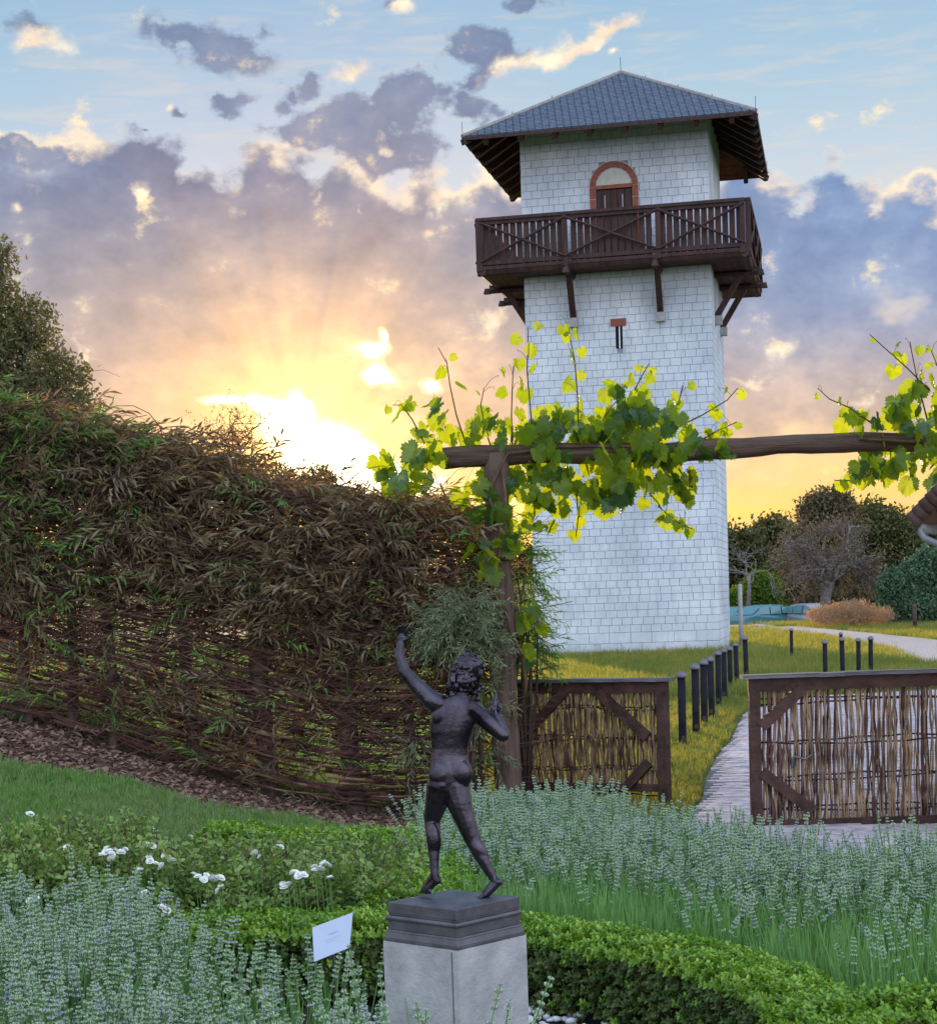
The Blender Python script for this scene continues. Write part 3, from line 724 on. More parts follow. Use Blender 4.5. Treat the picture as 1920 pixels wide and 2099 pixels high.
# white pebbles between pedestal and box hedge
pb = MB()
for k in range(1500):
    x = random.uniform(-.4, 1.4); y = random.uniform(5.0, 7.75); r = random.uniform(.012, .027)
    pb.ball((x, y, hzf(x, y) + r * .35 + random.uniform(0, .02)), r, 1, (random.uniform(.9, 1.4), random.uniform(.8, 1.2), random.uniform(.5, .8)), .10, Matrix.Rotation(random.uniform(0, 3), 3, 'Z'))
o = pb.build('gravel', M_peb, smooth=True); tag(o, 'white and grey pebbles at the foot of the concrete pedestal', 'pebbles', kind='stuff')

# ---------------------------------------------------------------- bollards
def make_bollard(H):
    e = empty('bollard')
    m = MB(); m.lathe([(.046, -.1), (.046, .04), (.043, .05), (.043, H - .07)], 14); p = m.build('post', M_bollard, e, True)
    m = MB(); m.lathe([(.043, H - .07), (.058, H - .068), (.060, H - .05), (.054, H - .035), (.045, H - .012), (.02, H), (.001, H + .002)], 14); m.build('cap', M_cap, e, True)
    m = MB(); m.box((0.0, -.05, .10), (.04, .012, .05)); m.build('reflector', M_twig, e)
    return e
bl = [((1399, 1531.7), 156), ((1426.6, 1506.7), 147), ((1443.5, 1487.8), 137), ((1459, 1473.3), 128), ((1473, 1448.4), 115), ((1485, 1434.4), 106), ((1497.4, 1422), 97), ((1510.4, 1411), 94), ((1529.9, 1399.5), 96)]
ords = ['nearest black bollard of the row beside the left wattle gate', 'second black bollard of the row, counted from the left wattle gate', 'third black bollard of the row, counted from the left wattle gate',
        'fourth black bollard of the row, just before the wide gap', 'fifth black bollard of the row, first one past the wide gap', 'sixth black bollard of the row, in front of the tower corner',
        'seventh black bollard of the row, below the tower corner', 'second to last bollard of the row, right of the tower corner', 'last bollard of the row, rising behind the open gate corner by the tall pole']
proto = make_bollard(.82)
def put_bollard(x, y, lab, first=[True], sc=1.0):
    o = proto if first[0] else copy_tree(proto); first[0] = False
    o.location = (x, y, hzf(x, y)); o.rotation_euler = (random.uniform(-.012, .012), random.uniform(-.02, .012), random.uniform(-.5, .5)); o.scale = (sc, sc, sc)
    tag(o, lab, 'bollard', 'black bollards along the path and meadow')
for ((px, py), hp), lab in zip(bl, ords):
    g = gnd(px, py, 0.0)
    for _ in range(6): g = gnd(px, py, hzf(g.x, g.y))
    put_bollard(g.x, g.y, lab, sc=hp * g.y / F / .82)
for (px, py, Y, lab, s) in ((1621, 1288, 48, 'lone bollard standing by the edge of the gravel patch', 0.85), (1690, 1312, 34, 'leftmost of the four bollards showing over the right gate', 1.05), (1725.4, 1306, 34.5, 'second of the four bollards showing over the right gate', 1.05),
                      (1758.3, 1308, 35, 'third of the four bollards showing over the right gate', 1.0), (1783, 1304, 35, 'rightmost of the four bollards showing over the right gate', 1.0), (1723, 1296, 45, 'distant bollard half hidden behind another over the right gate', 1.0)):
    p = at(px, py, Y); s = (p.z - hzf(p.x, Y)) / .82
    put_bollard(p.x, Y, lab, sc=s)
def wpost(px, pyt, pyb, r, m, lab, name='wooden_post', cat='post'):
    g = gnd(px, pyb, -.19); 
    for _ in range(5): g = gnd(px, pyb, hzf(g.x, g.y))
    t = at(px, pyt, g.y); H = t.z - hzf(g.x, g.y)
    b = MB(); b.lathe([(r * 1.05, -.1), (r, H * .5), (r * .95, H - .03), (r * .7, H)], 10); o = b.build(name, m, None, True, (g.x, g.y, hzf(g.x, g.y)), (0, R(-.6), 0)); tag(o, lab, cat); return o
M_pole = mat('galvanised_pole', (0.28, 0.27, 0.28), (0.40, 0.38, 0.38), 5, .5, spec=.5)
wpost(1746, 1229, 1285, .075, M_twig, 'brown wooden post in the grass before the orange grass clump', 'wooden_post')['group'] = 'wooden posts beyond the gravel road'
wpost(1875, 1239, 1291, .085, M_twig, 'brown wooden post at the road edge near the teal bush', 'wooden_post')['group'] = 'wooden posts beyond the gravel road'
wpost(1520, 1197, 1330, .07, M_pole, 'tall thin grey pole standing right of the tower foot', 'metal_pole', 'pole')

# ---------------------------------------------------------------- wattle gates
def wattle_gate(name, A, B, ztop, zbot, nrod, label, braces, wires, seed, density=1.0, rodr=(.005, .011), over=0.07):
    rnd = random.Random(seed)
    A, B = Vector(A), Vector(B); d = (B - A); L = d.length; d.normalize(); rz = math.atan2(d.y, d.x)
    e = empty(name, (A.x, A.y, 0), rz); tag(e, label, 'gate')
    def P(x, z, y=0): return Vector((x, y, z))
    def bar(nm, a, b, w, h, mt=M_gwood):
        m = MB(); m.bar(a, b, w, h, (0, 1, 0)); return m.build(nm, mt, e)
    m = MB(); n = 14
    for i in range(n):
        x0 = -.045 + (L + .09) * i / n; x1 = -.045 + (L + .09) * (i + 1) / n
        m.box(((x0 + x1) / 2, 0, ztop - .012 + rnd.uniform(-.002, .002)), (x1 - x0 + .001, .15 + rnd.uniform(-.004, .004), .026))
    m.build('cap_board', M_gcap, e)
    bar('top_rail', P(.0, ztop - .07), P(L, ztop - .07), .09, .07)
    bar('gate_post', P(.04, -.02), P(.04, ztop - .026), .075, .09); bar('gate_post', P(L - .04, -.02), P(L - .04, ztop - .026), .075, .09)
    for (x0, z0, x1, z1) in braces: bar('corner_brace', P(x0, z0, -.035), P(x1, z1, -.035), .075, .05)
    bar('bottom_rail', P(.08, zbot), P(L - .08, zbot), .06, .05)
    xs_ = np.linspace(.09, L - .09, nrod)
    for i, x in enumerate(xs_):
        x = x + rnd.uniform(-.006, .006); k = 9; amp = rnd.uniform(.003, .010); ph = rnd.uniform(0, 6)
        top = ztop - .10 + rnd.uniform(-.0, .02); bot = zbot - rnd.uniform(-.02, over)
        lean = rnd.uniform(-.022, .022)
        r0 = rnd.uniform(*rodr)
        p = [P(x + lean * t + amp * math.sin(ph + t * 9) + amp * .5 * math.sin(ph * 2 + t * 23), bot + (top - bot) * t, .018 * math.sin(math.pi * (t * 5 + (i % 2)))) for t in np.linspace(0, 1, k)]
        rr_ = [r0 * (1.05 - .25 * t) for t in np.linspace(0, 1, k)]
        if rnd.random() < .5: rr_ = rr_[::-1]
        m = MB(); m.tube(p, rr_, 5); m.build('withy', M_withy if rnd.random() < .72 else M_withyd, e)
    for zf in wires:
        for dz in (0, .022):
            k = 40; w0 = rnd.uniform(0, 6)
            p = [P(.08 + (L - .16) * t, zf + dz + .012 * math.sin(w0 + t * 7) + .004 * math.sin(t * 40 + dz * 90), .012 * math.cos(math.pi * nrod * t * .5 + dz * 150)) for t in np.linspace(0, 1, k)]
            m = MB(); m.tube(p, .006, 4); m.build('weaver', M_wire, e)
    return e
g0, g1 = at(1064, 1393, 15.3), at(1366, 1390, 14.65)
zt = (g0.z + g1.z) / 2
gl = wattle_gate('wattle_gate', (g0.x, g0.y, 0), (g1.x, g1.y, 0), zt, .16, 96, 'narrow wattle gate panel fixed to the pergola post', [(.08, zt - .42, .42, zt - .10), (1.16 - .45, zt - .10, 1.13, zt - .46), (.95, .18, 1.13, .36)],
                 (zt - .24, zt - .48, zt - .72, zt - .92), 3, rodr=(.005, .011))
g2 = at(1532, 1384, 13.05); r1_ = 2.35
gr = wattle_gate('wattle_gate', (g2.x, 13.05, 0), (g2.x + r1_, 12.95, 0), g2.z, .05, 185, 'wide wattle gate panel standing open over the paved path', [(.08, g2.z - .36, .37, g2.z - .10), (.08, .42, .42, .14), (r1_ - .4, g2.z - .1, r1_ - .08, g2.z - .4)],
                 (g2.z - .20, g2.z - .48, g2.z - .73, g2.z - .95), 5, rodr=(.005, .0115), over=.03)
m = MB(); m.tube([(.30, -.03, .52), (.38, -.05, .50), (.42, -.05, .53)], .008, 6); m.tube([(.30, -.03, .52), (.29, -.03, .44)], .012, 6); m.build('latch', M_metal, gr)

# ---------------------------------------------------------------- pergola
YP = 14.55
pt, pb_ = at(1003, 935, YP), at(1041, 1640, YP)
perg = empty('pergola', (pb_.x, YP, 0)); tag(perg, 'rustic log pergola with a single round post and long crossbeam', 'pergola')
H = pt.z
n = 16; rnd = random.Random(2)
m = MB(); m.tube([(.0 + .008 * math.sin(i * .9) - .01 * (i / n), 0, -.1 + (H + .02 + .1) * i / n) for i in range(n + 1)], [(.112 - .018 * i / n) * (1 + .04 * math.sin(i * 2.1)) for i in range(n + 1)], 14, wob=.05)
m.build('post', M_pwood, perg, True)
bl_, br_ = at(908, 931, YP), at(1920, 899, YP)
bL = bl_.x - pb_.x; bR = bL + 5.6
m = MB(); n = 44
m.tube([(bL + (bR - bL) * i / n, 0, H - .005 + .012 * math.sin(i * .35) + .006 * math.sin(i * 1.3)) for i in range(n + 1)], [(.080 - .012 * i / n) * (1 + .05 * math.sin(i * .8 + 1)) for i in range(n + 1)], 12, wob=.05)
m.build('crossbeam', M_beam, perg, True)
m = MB(); wz = at(1020, 1299, YP).z
m.tube([(.118 * math.cos(q), .118 * math.sin(q), wz) for q in np.linspace(0, 2 * math.pi, 21)], .005, 5); m.build('wire_tie', M_pole, perg)
m = MB(); m.tube([(bR - .5, 0, -.1), (bR - .5, 0, H)], .10, 12, wob=.04); m.build('post', M_pwood, perg, True)

# ---------------------------------------------------------------- vines
def vine_leaf_mesh(seed, size=1.0, curl=.25, mt=None):
    """Palmate, toothed leaf, 1 unit wide, base of the blade at the origin, tip towards -Z, front towards -Y."""
    rnd = random.Random(seed)
    lobes = [(-90, .62), (-32, .52), (-148, .52), (22, .44), (158, .44)]
    pts = []; n = 44
    for i in range(n):
        a = 92 + 360 * (i + .5) / n; a_ = ((a + 180) % 360) - 180
        r = .20
        for (la, lr) in lobes:
            da = abs(((a_ - la + 180) % 360) - 180)
            r = max(r, lr * (1 - (da / 52) ** 1.5 * .46) if da < 52 else 0)
        if i in (0, n - 1): r = .06
        r *= 1 + (.10 if i % 2 else -.07) + rnd.uniform(-.03, .03)
        pts.append((r * math.cos(R(a)), r * math.sin(R(a)) - .08))
    fold = rnd.uniform(-.5, .5); cu = rnd.uniform(.1, curl + .4); cx = rnd.uniform(-.4, .4)
    def lift(x, z):
        return (x * size, (-(abs(x) * fold) + cu * (z * z) * 1.2 + cx * x * z + .03 * math.sin(x * 17) + .03 * math.cos(z * 14)) * size, z * size)
    m = MB()
    m.v.append(lift(0, -.08))
    inner = [lift(x * .55, (z + .08) * .55 - .08) for (x, z) in pts]; outer = [lift(x, z) for (x, z) in pts]
    m.v += inner + outer
    for i in range(n):
        j = (i + 1) % n
        if i == n - 1: continue
        m.f.append((0, 1 + i, 1 + j)); m.m.append(0)
        m.f.append((1 + i, 1 + n + i, 1 + n + j, 1 + j)); m.m.append(0)
    b = len(m.v)
    m.tube([lift(0, -.02), (0.02 * size, .05 * size, .12 * size), (.05 * size, .10 * size, .26 * size)], .012 * size, 4, wob=0)
    return m.mesh('leaf', mt or M_vine, True)
M_vineshade = leafmat('vine_leaf_shaded', (0.018, 0.060, 0.018), (0.050, 0.115, 0.030), 0.28, (5.0, 3.6, 0.5), 0.35, 5, 0.5)  # shaded copy of the vine leaf, the shade put into its green
VL = [vine_leaf_mesh(i) for i in range(8)] + [vine_leaf_mesh(i, mt=M_vineshade) for i in range(8, 14)]
def vine(name, label, stems, shoots, clusters, Y, seed):
    rnd = random.Random(seed)
    o0 = at(*stems[0][0][:2], Y); e = empty(name, (o0.x, Y, 0)); tag(e, label, 'vine')
    def W_(px, py, dy=0): p = at(px, py, Y + dy); return p - Vector((o0.x, Y, 0))
    for st in stems:
        m = MB(); p = [W_(*q) for q in st]
        m.tube(p, [.016 * (1 - .4 * i / len(p)) for i in range(len(p))], 6, wob=.1); m.build('stem', M_vinestem, e, True)
    def leaf(p, s, up=None, sh=0):
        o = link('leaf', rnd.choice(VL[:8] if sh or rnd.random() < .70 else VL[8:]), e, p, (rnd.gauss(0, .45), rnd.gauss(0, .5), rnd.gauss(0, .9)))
        o.scale = (s, s, s)
    for sh in shoots:
        pts = [W_(*q) for q in sh[0]]; m = MB()
        m.tube(pts, [.0065 * (1 - .6 * i / len(pts)) for i in range(len(pts))], 5)
        for _ in range(3):
            t = rnd.random() * (len(pts) - 1); i = int(t); p = pts[i].lerp(pts[min(i + 1, len(pts) - 1)], t - i)
            q = p + Vector((rnd.uniform(-.12, .12), rnd.uniform(-.05, .05), rnd.uniform(.03, .12))); m.tube([p, (p + q) / 2 + Vector((0, 0, .02)), q, q + Vector((rnd.uniform(-.02, .02), 0, -.02))], .0018, 3)
        m.build('shoot', M_vinestem, e, True)
        nl, s0, s1 = sh[1], sh[2], sh[3]
        for k in range(nl):
            t = (k + .5) / nl * (len(pts) - 1); i = int(t); p = pts[i].lerp(pts[min(i + 1, len(pts) - 1)], t - i)
            f = k / max(1, nl - 1); s = s0 + (s1 - s0) * f
            leaf(p + Vector(((-1) ** k * rnd.uniform(.02, .09), rnd.uniform(-.06, .06), rnd.uniform(-.03, .03))), s * rnd.uniform(.8, 1.15), None, 1)
    for (px, py, rx, ry, nn, s) in clusters:
        for k in range(nn):
            a = rnd.uniform(0, 6.283); r = math.sqrt(rnd.random())
            p = W_(px + rx * r * math.cos(a), py + ry * r * math.sin(a), rnd.uniform(-.22, .20))
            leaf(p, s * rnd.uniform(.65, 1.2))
    return e
vine('grapevine', 'backlit grapevine sprawling over the pergola post and beam before the tower',
     [[(1062, 1500), (1078, 1400), (1068, 1340, -.1), (1030, 1260, -.13), (1010, 1200, -.14), (1030, 1100, -.13), (1000, 1010, -.13), (1040, 930, -.1), (1150, 915, -.1), (1290, 915, -.1), (1420, 925, -.05)],
      [(1010, 1345, -.13), (1040, 1270, -.13), (1012, 1180, -.13), (1040, 1060, -.12), (1030, 960, -.12)]],
     [([(1095, 920), (1088, 850), (1080, 760), (1082, 700), (1082, 668)], 9, .15, .11), ([(1185, 905), (1184, 820), (1178, 740), (1168, 690), (1166, 672)], 10, .15, .10),
      ([(958, 920), (935, 850), (922, 790), (916, 745), (898, 712)], 5, .19, .09), ([(1050, 915), (1048, 850), (1050, 790), (1052, 750)], 6, .15, .10), ([(1010, 930), (995, 880), (985, 830), (992, 795)], 4, .10, .06),
      ([(1290, 870), (1300, 800), (1318, 765), (1330, 745)], 7, .15, .10), ([(1380, 880), (1440, 850), (1490, 820), (1512, 795)], 6, .15, .07), ([(1360, 860), (1390, 825), (1400, 790)], 5, .15, .10),
      ([(870, 910), (845, 860), (822, 830), (805, 830)], 4, .15, .10), ([(1330, 1010), (1360, 1050), (1395, 1075), (1420, 1085)], 8, .15, .12), ([(1180, 1000), (1185, 1060), (1180, 1100)], 4, .13, .12),
      ([(1230, 890), (1240, 850), (1265, 820)], 5, .15, .12), ([(1390, 960), (1410, 990), (1425, 1010)], 4, .17, .13), ([(1440, 900), (1475, 880), (1510, 865)], 5, .15, .10)],
     [(1180, 900, 120, 48, 48, .18), (1320, 880, 115, 60, 58, .18), (1110, 985, 65, 65, 36, .18), (1220, 985, 80, 55, 36, .18), (1330, 965, 90, 45, 32, .17), (1430, 915, 70, 28, 20, .16), (1280, 820, 65, 40, 18, .15), (1380, 1040, 35, 45, 9, .15),
      (830, 960, 60, 50, 18, .19), (890, 930, 50, 35, 9, .18), (955, 880, 50, 40, 7, .17), (1010, 900, 40, 40, 7, .17), (870, 850, 40, 50, 6, .17), (965, 1000, 28, 30, 3, .16), (1010, 1090, 45, 90, 18, .18), (985, 1130, 40, 45, 12, .18), (1010, 980, 35, 50, 9, .17), (1095, 1075, 40, 20, 5, .17), (1085, 1290, 24, 60, 14, .15), (1010, 1400, 40, 50, 5, .12), (1010, 1520, 45, 40, 5, .13), (1140, 860, 50, 30, 8, .15)], YP, 11)
vine('grapevine', 'yellow green grapevine hanging over the far end of the pergola beam by the cottage eave',
     [[(2050, 900), (1960, 905, -.1), (1860, 905, -.1), (1760, 900, -.08)]],
     [([(1905, 800), (1860, 755), (1815, 715), (1782, 685)], 4, .16, .05), ([(1790, 870), (1740, 835), (1700, 818), (1675, 795)], 4, .13, .06), ([(1900, 860), (1880, 780), (1868, 720), (1865, 700)], 6, .15, .06), ([(1800, 960), (1760, 985), (1710, 985)], 5, .16, .12), ([(1940, 830), (1925, 760), (1905, 710)], 6, .15, .06)],
     [(1800, 860, 75, 30, 16, .17), (1890, 835, 60, 60, 24, .17), (1860, 915, 100, 30, 26, .16), (1800, 965, 60, 25, 12, .16), (1900, 965, 70, 25, 14, .15), (1980, 880, 70, 90, 24, .17)], YP, 12)
# ---------------------------------------------------------------- statue
def tocap(m, a, b, ra, rb, seg=4, n=12):
    a, b = Vector(a), Vector(b)
    m.tube([a.lerp(b, i / seg) for i in range(seg + 1)], [ra + (rb - ra) * i / seg for i in range(seg + 1)], n)
    m.ball(a, ra, 2); m.ball(b, rb, 2)
def remesh(m, name, voxel, smooth_it, mt, parent, fac=.5):
    me = m.mesh(name + '_rough', mt)
    ob = bpy.data.objects.new(name + '_rough', me); COL.objects.link(ob)
    md = ob.modifiers.new('r', 'REMESH'); md.mode = 'VOXEL'; md.voxel_size = voxel
    sm = ob.modifiers.new('s', 'SMOOTH'); sm.iterations = smooth_it; sm.factor = fac
    dg = bpy.context.evaluated_depsgraph_get(); new = bpy.data.meshes.new_from_object(ob.evaluated_get(dg))
    bpy.data.objects.remove(ob); new.name = name
    new.polygons.foreach_set('use_smooth', [True] * len(new.polygons))
    if not new.materials: new.materials.append(mt)
    return link(name, new, parent)
SY = 5.2
U = SY / F / 2.7625                                     # metres per zoomed pixel
foot0 = at(780 + 430 / 2.7625, 1250 + 1640 / 2.7625, SY)
stat = empty('bronze_statue', foot0); tag(stat, 'dark bronze nude dancing figure with one arm raised, on a square plinth', 'statue')
def S(zx, zy, dy=0.0): return at(780 + zx / 2.7625, 1250 + zy / 2.7625, SY + dy + .045) - foot0
b = MB()
def C(a, c, ra, rb): tocap(b, S(*a), S(*c), ra * U, rb * U)
def E(c, rx, rz, ry, ang=0): b.ball(S(*c), U, 3, (rx, ry, rz), 0, Matrix.Rotation(R(ang), 3, 'Y'))
# torso, seen from behind
prof = [(488, 438, 40, 36), (515, 430, 84, 50), (545, 421, 118, 62), (590, 415, 132, 72), (640, 410, 133, 77), (690, 402, 126, 77), (740, 397, 114, 73), (790, 393, 105, 69), (835, 392, 105, 70),
        (880, 393, 110, 75), (930, 394, 116, 80), (980, 394, 117, 80), (1030, 392, 106, 74), (1060, 390, 70, 50)]
N_ = 32; base_ = len(b.v)
for (z, cx_, rx, ry) in prof:
    for q in range(N_):
        t = 2 * math.pi * q / N_; g = 1.0
        back = math.exp(-((math.atan2(math.sin(t + math.pi / 2), math.cos(t + math.pi / 2))) / .22) ** 2)
        g -= .11 * back * float(sstep(z, 520, 600)) * (1 - float(sstep(z, 860, 930)))
        c0 = S(cx_, z, 0); b.v.append(tuple(c0 + Vector((rx * math.cos(t), ry * g * math.sin(t), 0)) * U))
for r_ in range(len(prof) - 1):
    for q in range(N_):
        q2 = (q + 1) % N_; b.f.append((base_ + r_ * N_ + q, base_ + r_ * N_ + q2, base_ + (r_ + 1) * N_ + q2, base_ + (r_ + 1) * N_ + q)); b.m.append(0)
b.f.append(tuple(base_ + q for q in range(N_))); b.m.append(0); b.f.append(tuple(base_ + (len(prof) - 1) * N_ + q for q in reversed(range(N_)))); b.m.append(0)
E((335, 560, 0), 62, 62, 52); E((500, 590, .003), 58, 60, 50)
E((345, 610, -.008), 58, 82, 52, 12); E((465, 618, -.007), 56, 82, 52, -12)         # shoulder blades
E((346, 945, -.012), 74, 84, 60, 8); E((450, 935, -.013), 74, 88, 62, -6)           # buttocks
C((425, 560, 0), (478, 455, .004), 52, 38)                                           # neck
E((478, 400, .0), 60, 78, 70, 10); E((500, 330, .004), 66, 74, 72, 8)               # head
E((545, 370, .010), 34, 52, 44); C((560, 380, .012), (580, 398, .014), 11, 8); C((540, 425, .010), (552, 432, .012), 24, 16); E((548, 398, .012), 22, 20, 30)
C((565, 352, .012), (574, 352, .014), 9, 8)
# raised left arm
C((330, 545, 0), (285, 520, .0), 64, 56); C((290, 525, .0), (205, 440, .012), 54, 44); C((205, 440, .012), (130, 355, .024), 44, 36); C((132, 358, .024), (104, 270, .030), 37, 31); C((104, 270, .030), (112, 205, .032), 30, 22)
E((118, 168, .034), 27, 36, 15, 6)
for i, (x0, z0, x1, z1, x2, z2) in enumerate([(100, 150, 96, 118, 104, 100), (114, 140, 118, 106, 128, 90), (128, 140, 140, 104, 152, 92), (138, 150, 158, 118, 166, 108)]):
    C((x0, z0, .033), (x1, z1, .026), 9.5, 8.5); C((x1, z1, .026), (x2, z2, .020), 8.5, 6.5)
C((132, 185, .032), (162, 168, .022), 11, 9.5); C((162, 168, .022), (180, 150, .014), 9.5, 7)
# bent right arm
C((505, 570, .0), (560, 610, .004), 62, 54); C((560, 605, .004), (632, 672, .000), 52, 46); C((632, 672, .0), (692, 722, -.004), 46, 38); C((694, 722, -.004), (676, 660, .012), 37, 35); C((676, 660, .012), (650, 590, .030), 34, 24)
E((652, 556, .034), 27, 34, 19, -12)
C((648, 535, .036), (652, 505, .040), 10, 9); C((652, 505, .040), (654, 480, .042), 9, 6.5)
for (x, z) in ((664, 540), (674, 552), (676, 568)): C((x - 6, z, .036), (x + 10, z + 2, .024), 9.5, 9); C((x + 10, z + 2, .024), (x + 4, z + 14, .012), 9, 7)
C((632, 560, .034), (618, 572, .022), 11, 9.5); C((618, 572, .022), (612, 590, .016), 9.5, 8)
# weight-bearing left leg
E((340, 1030, .0), 74, 110, 74, 6); C((345, 1000, .0), (318, 1100, .012), 86, 68); C((318, 1100, .012), (292, 1195, .034), 68, 50); E((288, 1170, .032), 48, 56, 48)
C((292, 1195, .034), (300, 1290, .022), 48, 44); E((302, 1305, .010), 43, 100, 38, -3); C((300, 1290, .020), (304, 1440, .006), 44, 27); C((304, 1440, .006), (306, 1500, .002), 27, 26)
C((306, 1500, .0), (322, 1545, -.010), 24, 23); C((306, 1515, .004), (250, 1590, .030), 27, 25); C((318, 1545, -.006), (255, 1600, .026), 20, 22)
for i in range(5): C((262 - i * 3 + 8 * i, 1592 + i * 3, .026 - .006 * i), (222 + i * 15, 1610 + i * 2.0, .040 - .006 * i), 12 - i, 9 - i * .8)
# trailing right leg
E((432, 1040, -.002), 76, 120, 74, -10); C((420, 1005, .0), (450, 1120, -.010), 86, 72); C((450, 1120, -.01), (512, 1290, -.020), 70, 50); E((516, 1295, -.018), 52, 60, 48, -28)
C((512, 1295, -.020), (560, 1390, -.026), 48, 42); E((552, 1365, -.028), 45, 95, 40, -29); C((560, 1390, -.026), (628, 1510, -.034), 43, 28); C((628, 1510, -.034), (650, 1545, -.036), 26, 25)
C((650, 1540, -.036), (672, 1552, -.052), 24, 20); C((650, 1550, -.034), (596, 1620, -.026), 28, 27); C((670, 1556, -.050), (600, 1622, -.034), 18, 22)
for i in range(5): C((598 - 4 * i, 1622 + 2 * i, -.022 - .007 * i), (556 - 3 * i + 8 * (i > 2), 1640 + 2 * i, -.022 - .008 * i), 12 - i * .8, 9 - i * .6)
body = remesh(b, 'body', .0022, 12, M_bronze, stat)
hm = MB(); rnd = random.Random(4)
for k in range(120):
    u = rnd.uniform(0, 6.283); v = rnd.uniform(-1, 1); r = math.sqrt(1 - v * v)
    cx_, cz_ = 496, 345
    x = cx_ + 68 * r * math.cos(u); z = cz_ - 80 * v; yy_ = .004 + 70 * U * r * math.sin(u)
    if x > 545 and z > 345 : continue
    q = rnd.uniform(0, 6.28); c0 = S(x, z, yy_)
    pth = [c0 + Vector((math.cos(q + t) * (7 + 3 * t) * U, rnd.uniform(-3, 3) * U, math.sin(q + t) * (7 + 3 * t) * U)) for t in np.linspace(0, 4.2, 5)]
    hm.tube(pth, [9 * U, 10 * U, 9 * U, 7 * U, 4 * U], 7)
for (x, z, dy) in ((420, 440, -.01), (400, 460, .0), (385, 440, .0), (440, 450, -.02), (380, 470, .0), (410, 400, -.01), (425, 350, -.01), (540, 460, .01), (520, 480, .01), (560, 450, .012), (545, 500, .014), (445, 300, 0), (470, 275, 0), (520, 268, 0), (550, 300, .01), (575, 320, .012)):
    for _ in range(3):
        c0 = S(x + rnd.uniform(-12, 12), z + rnd.uniform(-14, 14), dy + rnd.uniform(-.01, .01)); q = rnd.uniform(0, 6.28)
        hm.tube([c0 + Vector((math.cos(q + t) * 9 * U, t * 3 * U, math.sin(q + t) * 9 * U)) for t in np.linspace(0, 4.5, 6)], [9 * U, 10 * U, 10 * U, 9 * U, 7 * U, 4 * U], 7)
for k in range(70):
    u = rnd.uniform(math.pi, 2 * math.pi); v = rnd.uniform(-1, 1); r = math.sqrt(1 - v * v); x = 468 + 66 * r * math.cos(u); z = 408 - 62 * v; q = rnd.uniform(0, 6.28)
    if x > 520: continue
    c0 = S(x, z, 72 * U * r * math.sin(u)); hm.tube([c0 + Vector((math.cos(q + t) * 9 * U, rnd.uniform(-2, 2) * U, math.sin(q + t) * 9 * U)) for t in np.linspace(0, 4.4, 6)], [9 * U, 10 * U, 10 * U, 9 * U, 7 * U, 4 * U], 7)
hm.ball(S(492, 342, .002), U, 3, (64, 66, 78))
remesh(hm, 'hair', .0018, 1, M_bronze, body)
# plinth and pedestal
px0 = at(929, 1844, SY); PZ = px0.z; ROT = R(46.5)
def sq(m, hd0, z0, hd1, z1):
    a = hd0 / math.sqrt(2); c = hd1 / math.sqrt(2)
    m.raw([(-a, -a, z0), (a, -a, z0), (a, a, z0), (-a, a, z0), (-c, -c, z1), (c, -c, z1), (c, c, z1), (-c, c, z1)], [(3, 2, 1, 0), (4, 5, 6, 7), (0, 1, 5, 4), (1, 2, 6, 5), (2, 3, 7, 6), (3, 0, 4, 7)])
ped = empty('pedestal', (px0.x, SY, 0), ROT); tag(ped, 'square pale concrete pedestal carrying the bronze statue, set cornerwise', 'pedestal')
pl = MB(); tops = PZ
segs = [(.184, 0, .184, -.030), (.181, -.030, .181, -.036), (.188, -.036, .192, -.044), (.192, -.044, .189, -.050), (.184, -.050, .184, -.076), (.187, -.076, .190, -.082), (.189, -.082, .196, -.100), (.196, -.100, .196, -.108)]
for (a, z0, c, z1) in segs: sq(pl, c, tops + z1, a, tops + z0)
po = pl.build('plinth', M_plinth, ped)
cn = MB(); zc = tops - .1085; a = .199 / math.sqrt(2); bz = -.1
hzp = hzf(px0.x, SY)
for (x0, x1) in ((-a, a),): cn.box((0, 0, (zc + hzp - .1) / 2), (2 * a, 2 * a, zc - hzp + .1))
cn.build('concrete_block', M_conc, ped)
m = MB(); m.box((-a + .0001 - .0008, -a + .022 , (zc + hzp) / 2), (.002, .003, zc - hzp - .01)); m.build('joint', M_pave_bed, ped)
bm_ = ped
for o_ in (po,):
    md = o_.modifiers.new('soft_edges', 'BEVEL'); md.width = .0015; md.segments = 2
stat.location = foot0 + Vector((0, 0, PZ - foot0.z + .0)); 
# keep the figure's soles on the plinth top
zmin = min(v.co.z for v in body.data.vertices); stat.location.z = PZ - zmin - .0045

# ---------------------------------------------------------------- placard
sp_ = at(682, 1925, 6.6); sg = empty('placard', (sp_.x, 6.6, hzf(sp_.x, 6.6))); tag(sg, 'small tilted white placard standing in the lavender before the box hedge', 'sign')
gz = hzf(sp_.x, 6.6)
cs = [at(640.4, 1901.7, 6.58), at(723.2, 1870.5, 6.66), at(716.3, 1943, 6.60), at(644, 1972, 6.52)]
cs = [c - Vector((sp_.x, 6.6, gz)) for c in cs]; nrm = (cs[1] - cs[0]).cross(cs[3] - cs[0]).normalized()
if nrm.y > 0: nrm = -nrm
m = MB(); bk = [c - nrm * .006 for c in cs]; m.raw(cs + bk, [(0, 1, 2, 3), (7, 6, 5, 4), (0, 4, 5, 1), (1, 5, 6, 2), (2, 6, 7, 3), (3, 7, 4, 0)])
pn = m.build('panel', M_sign, sg)
def sgp(u, v): return cs[0].lerp(cs[1], u).lerp(cs[3].lerp(cs[2], u), v) + nrm * .0012
rnd = random.Random(5)
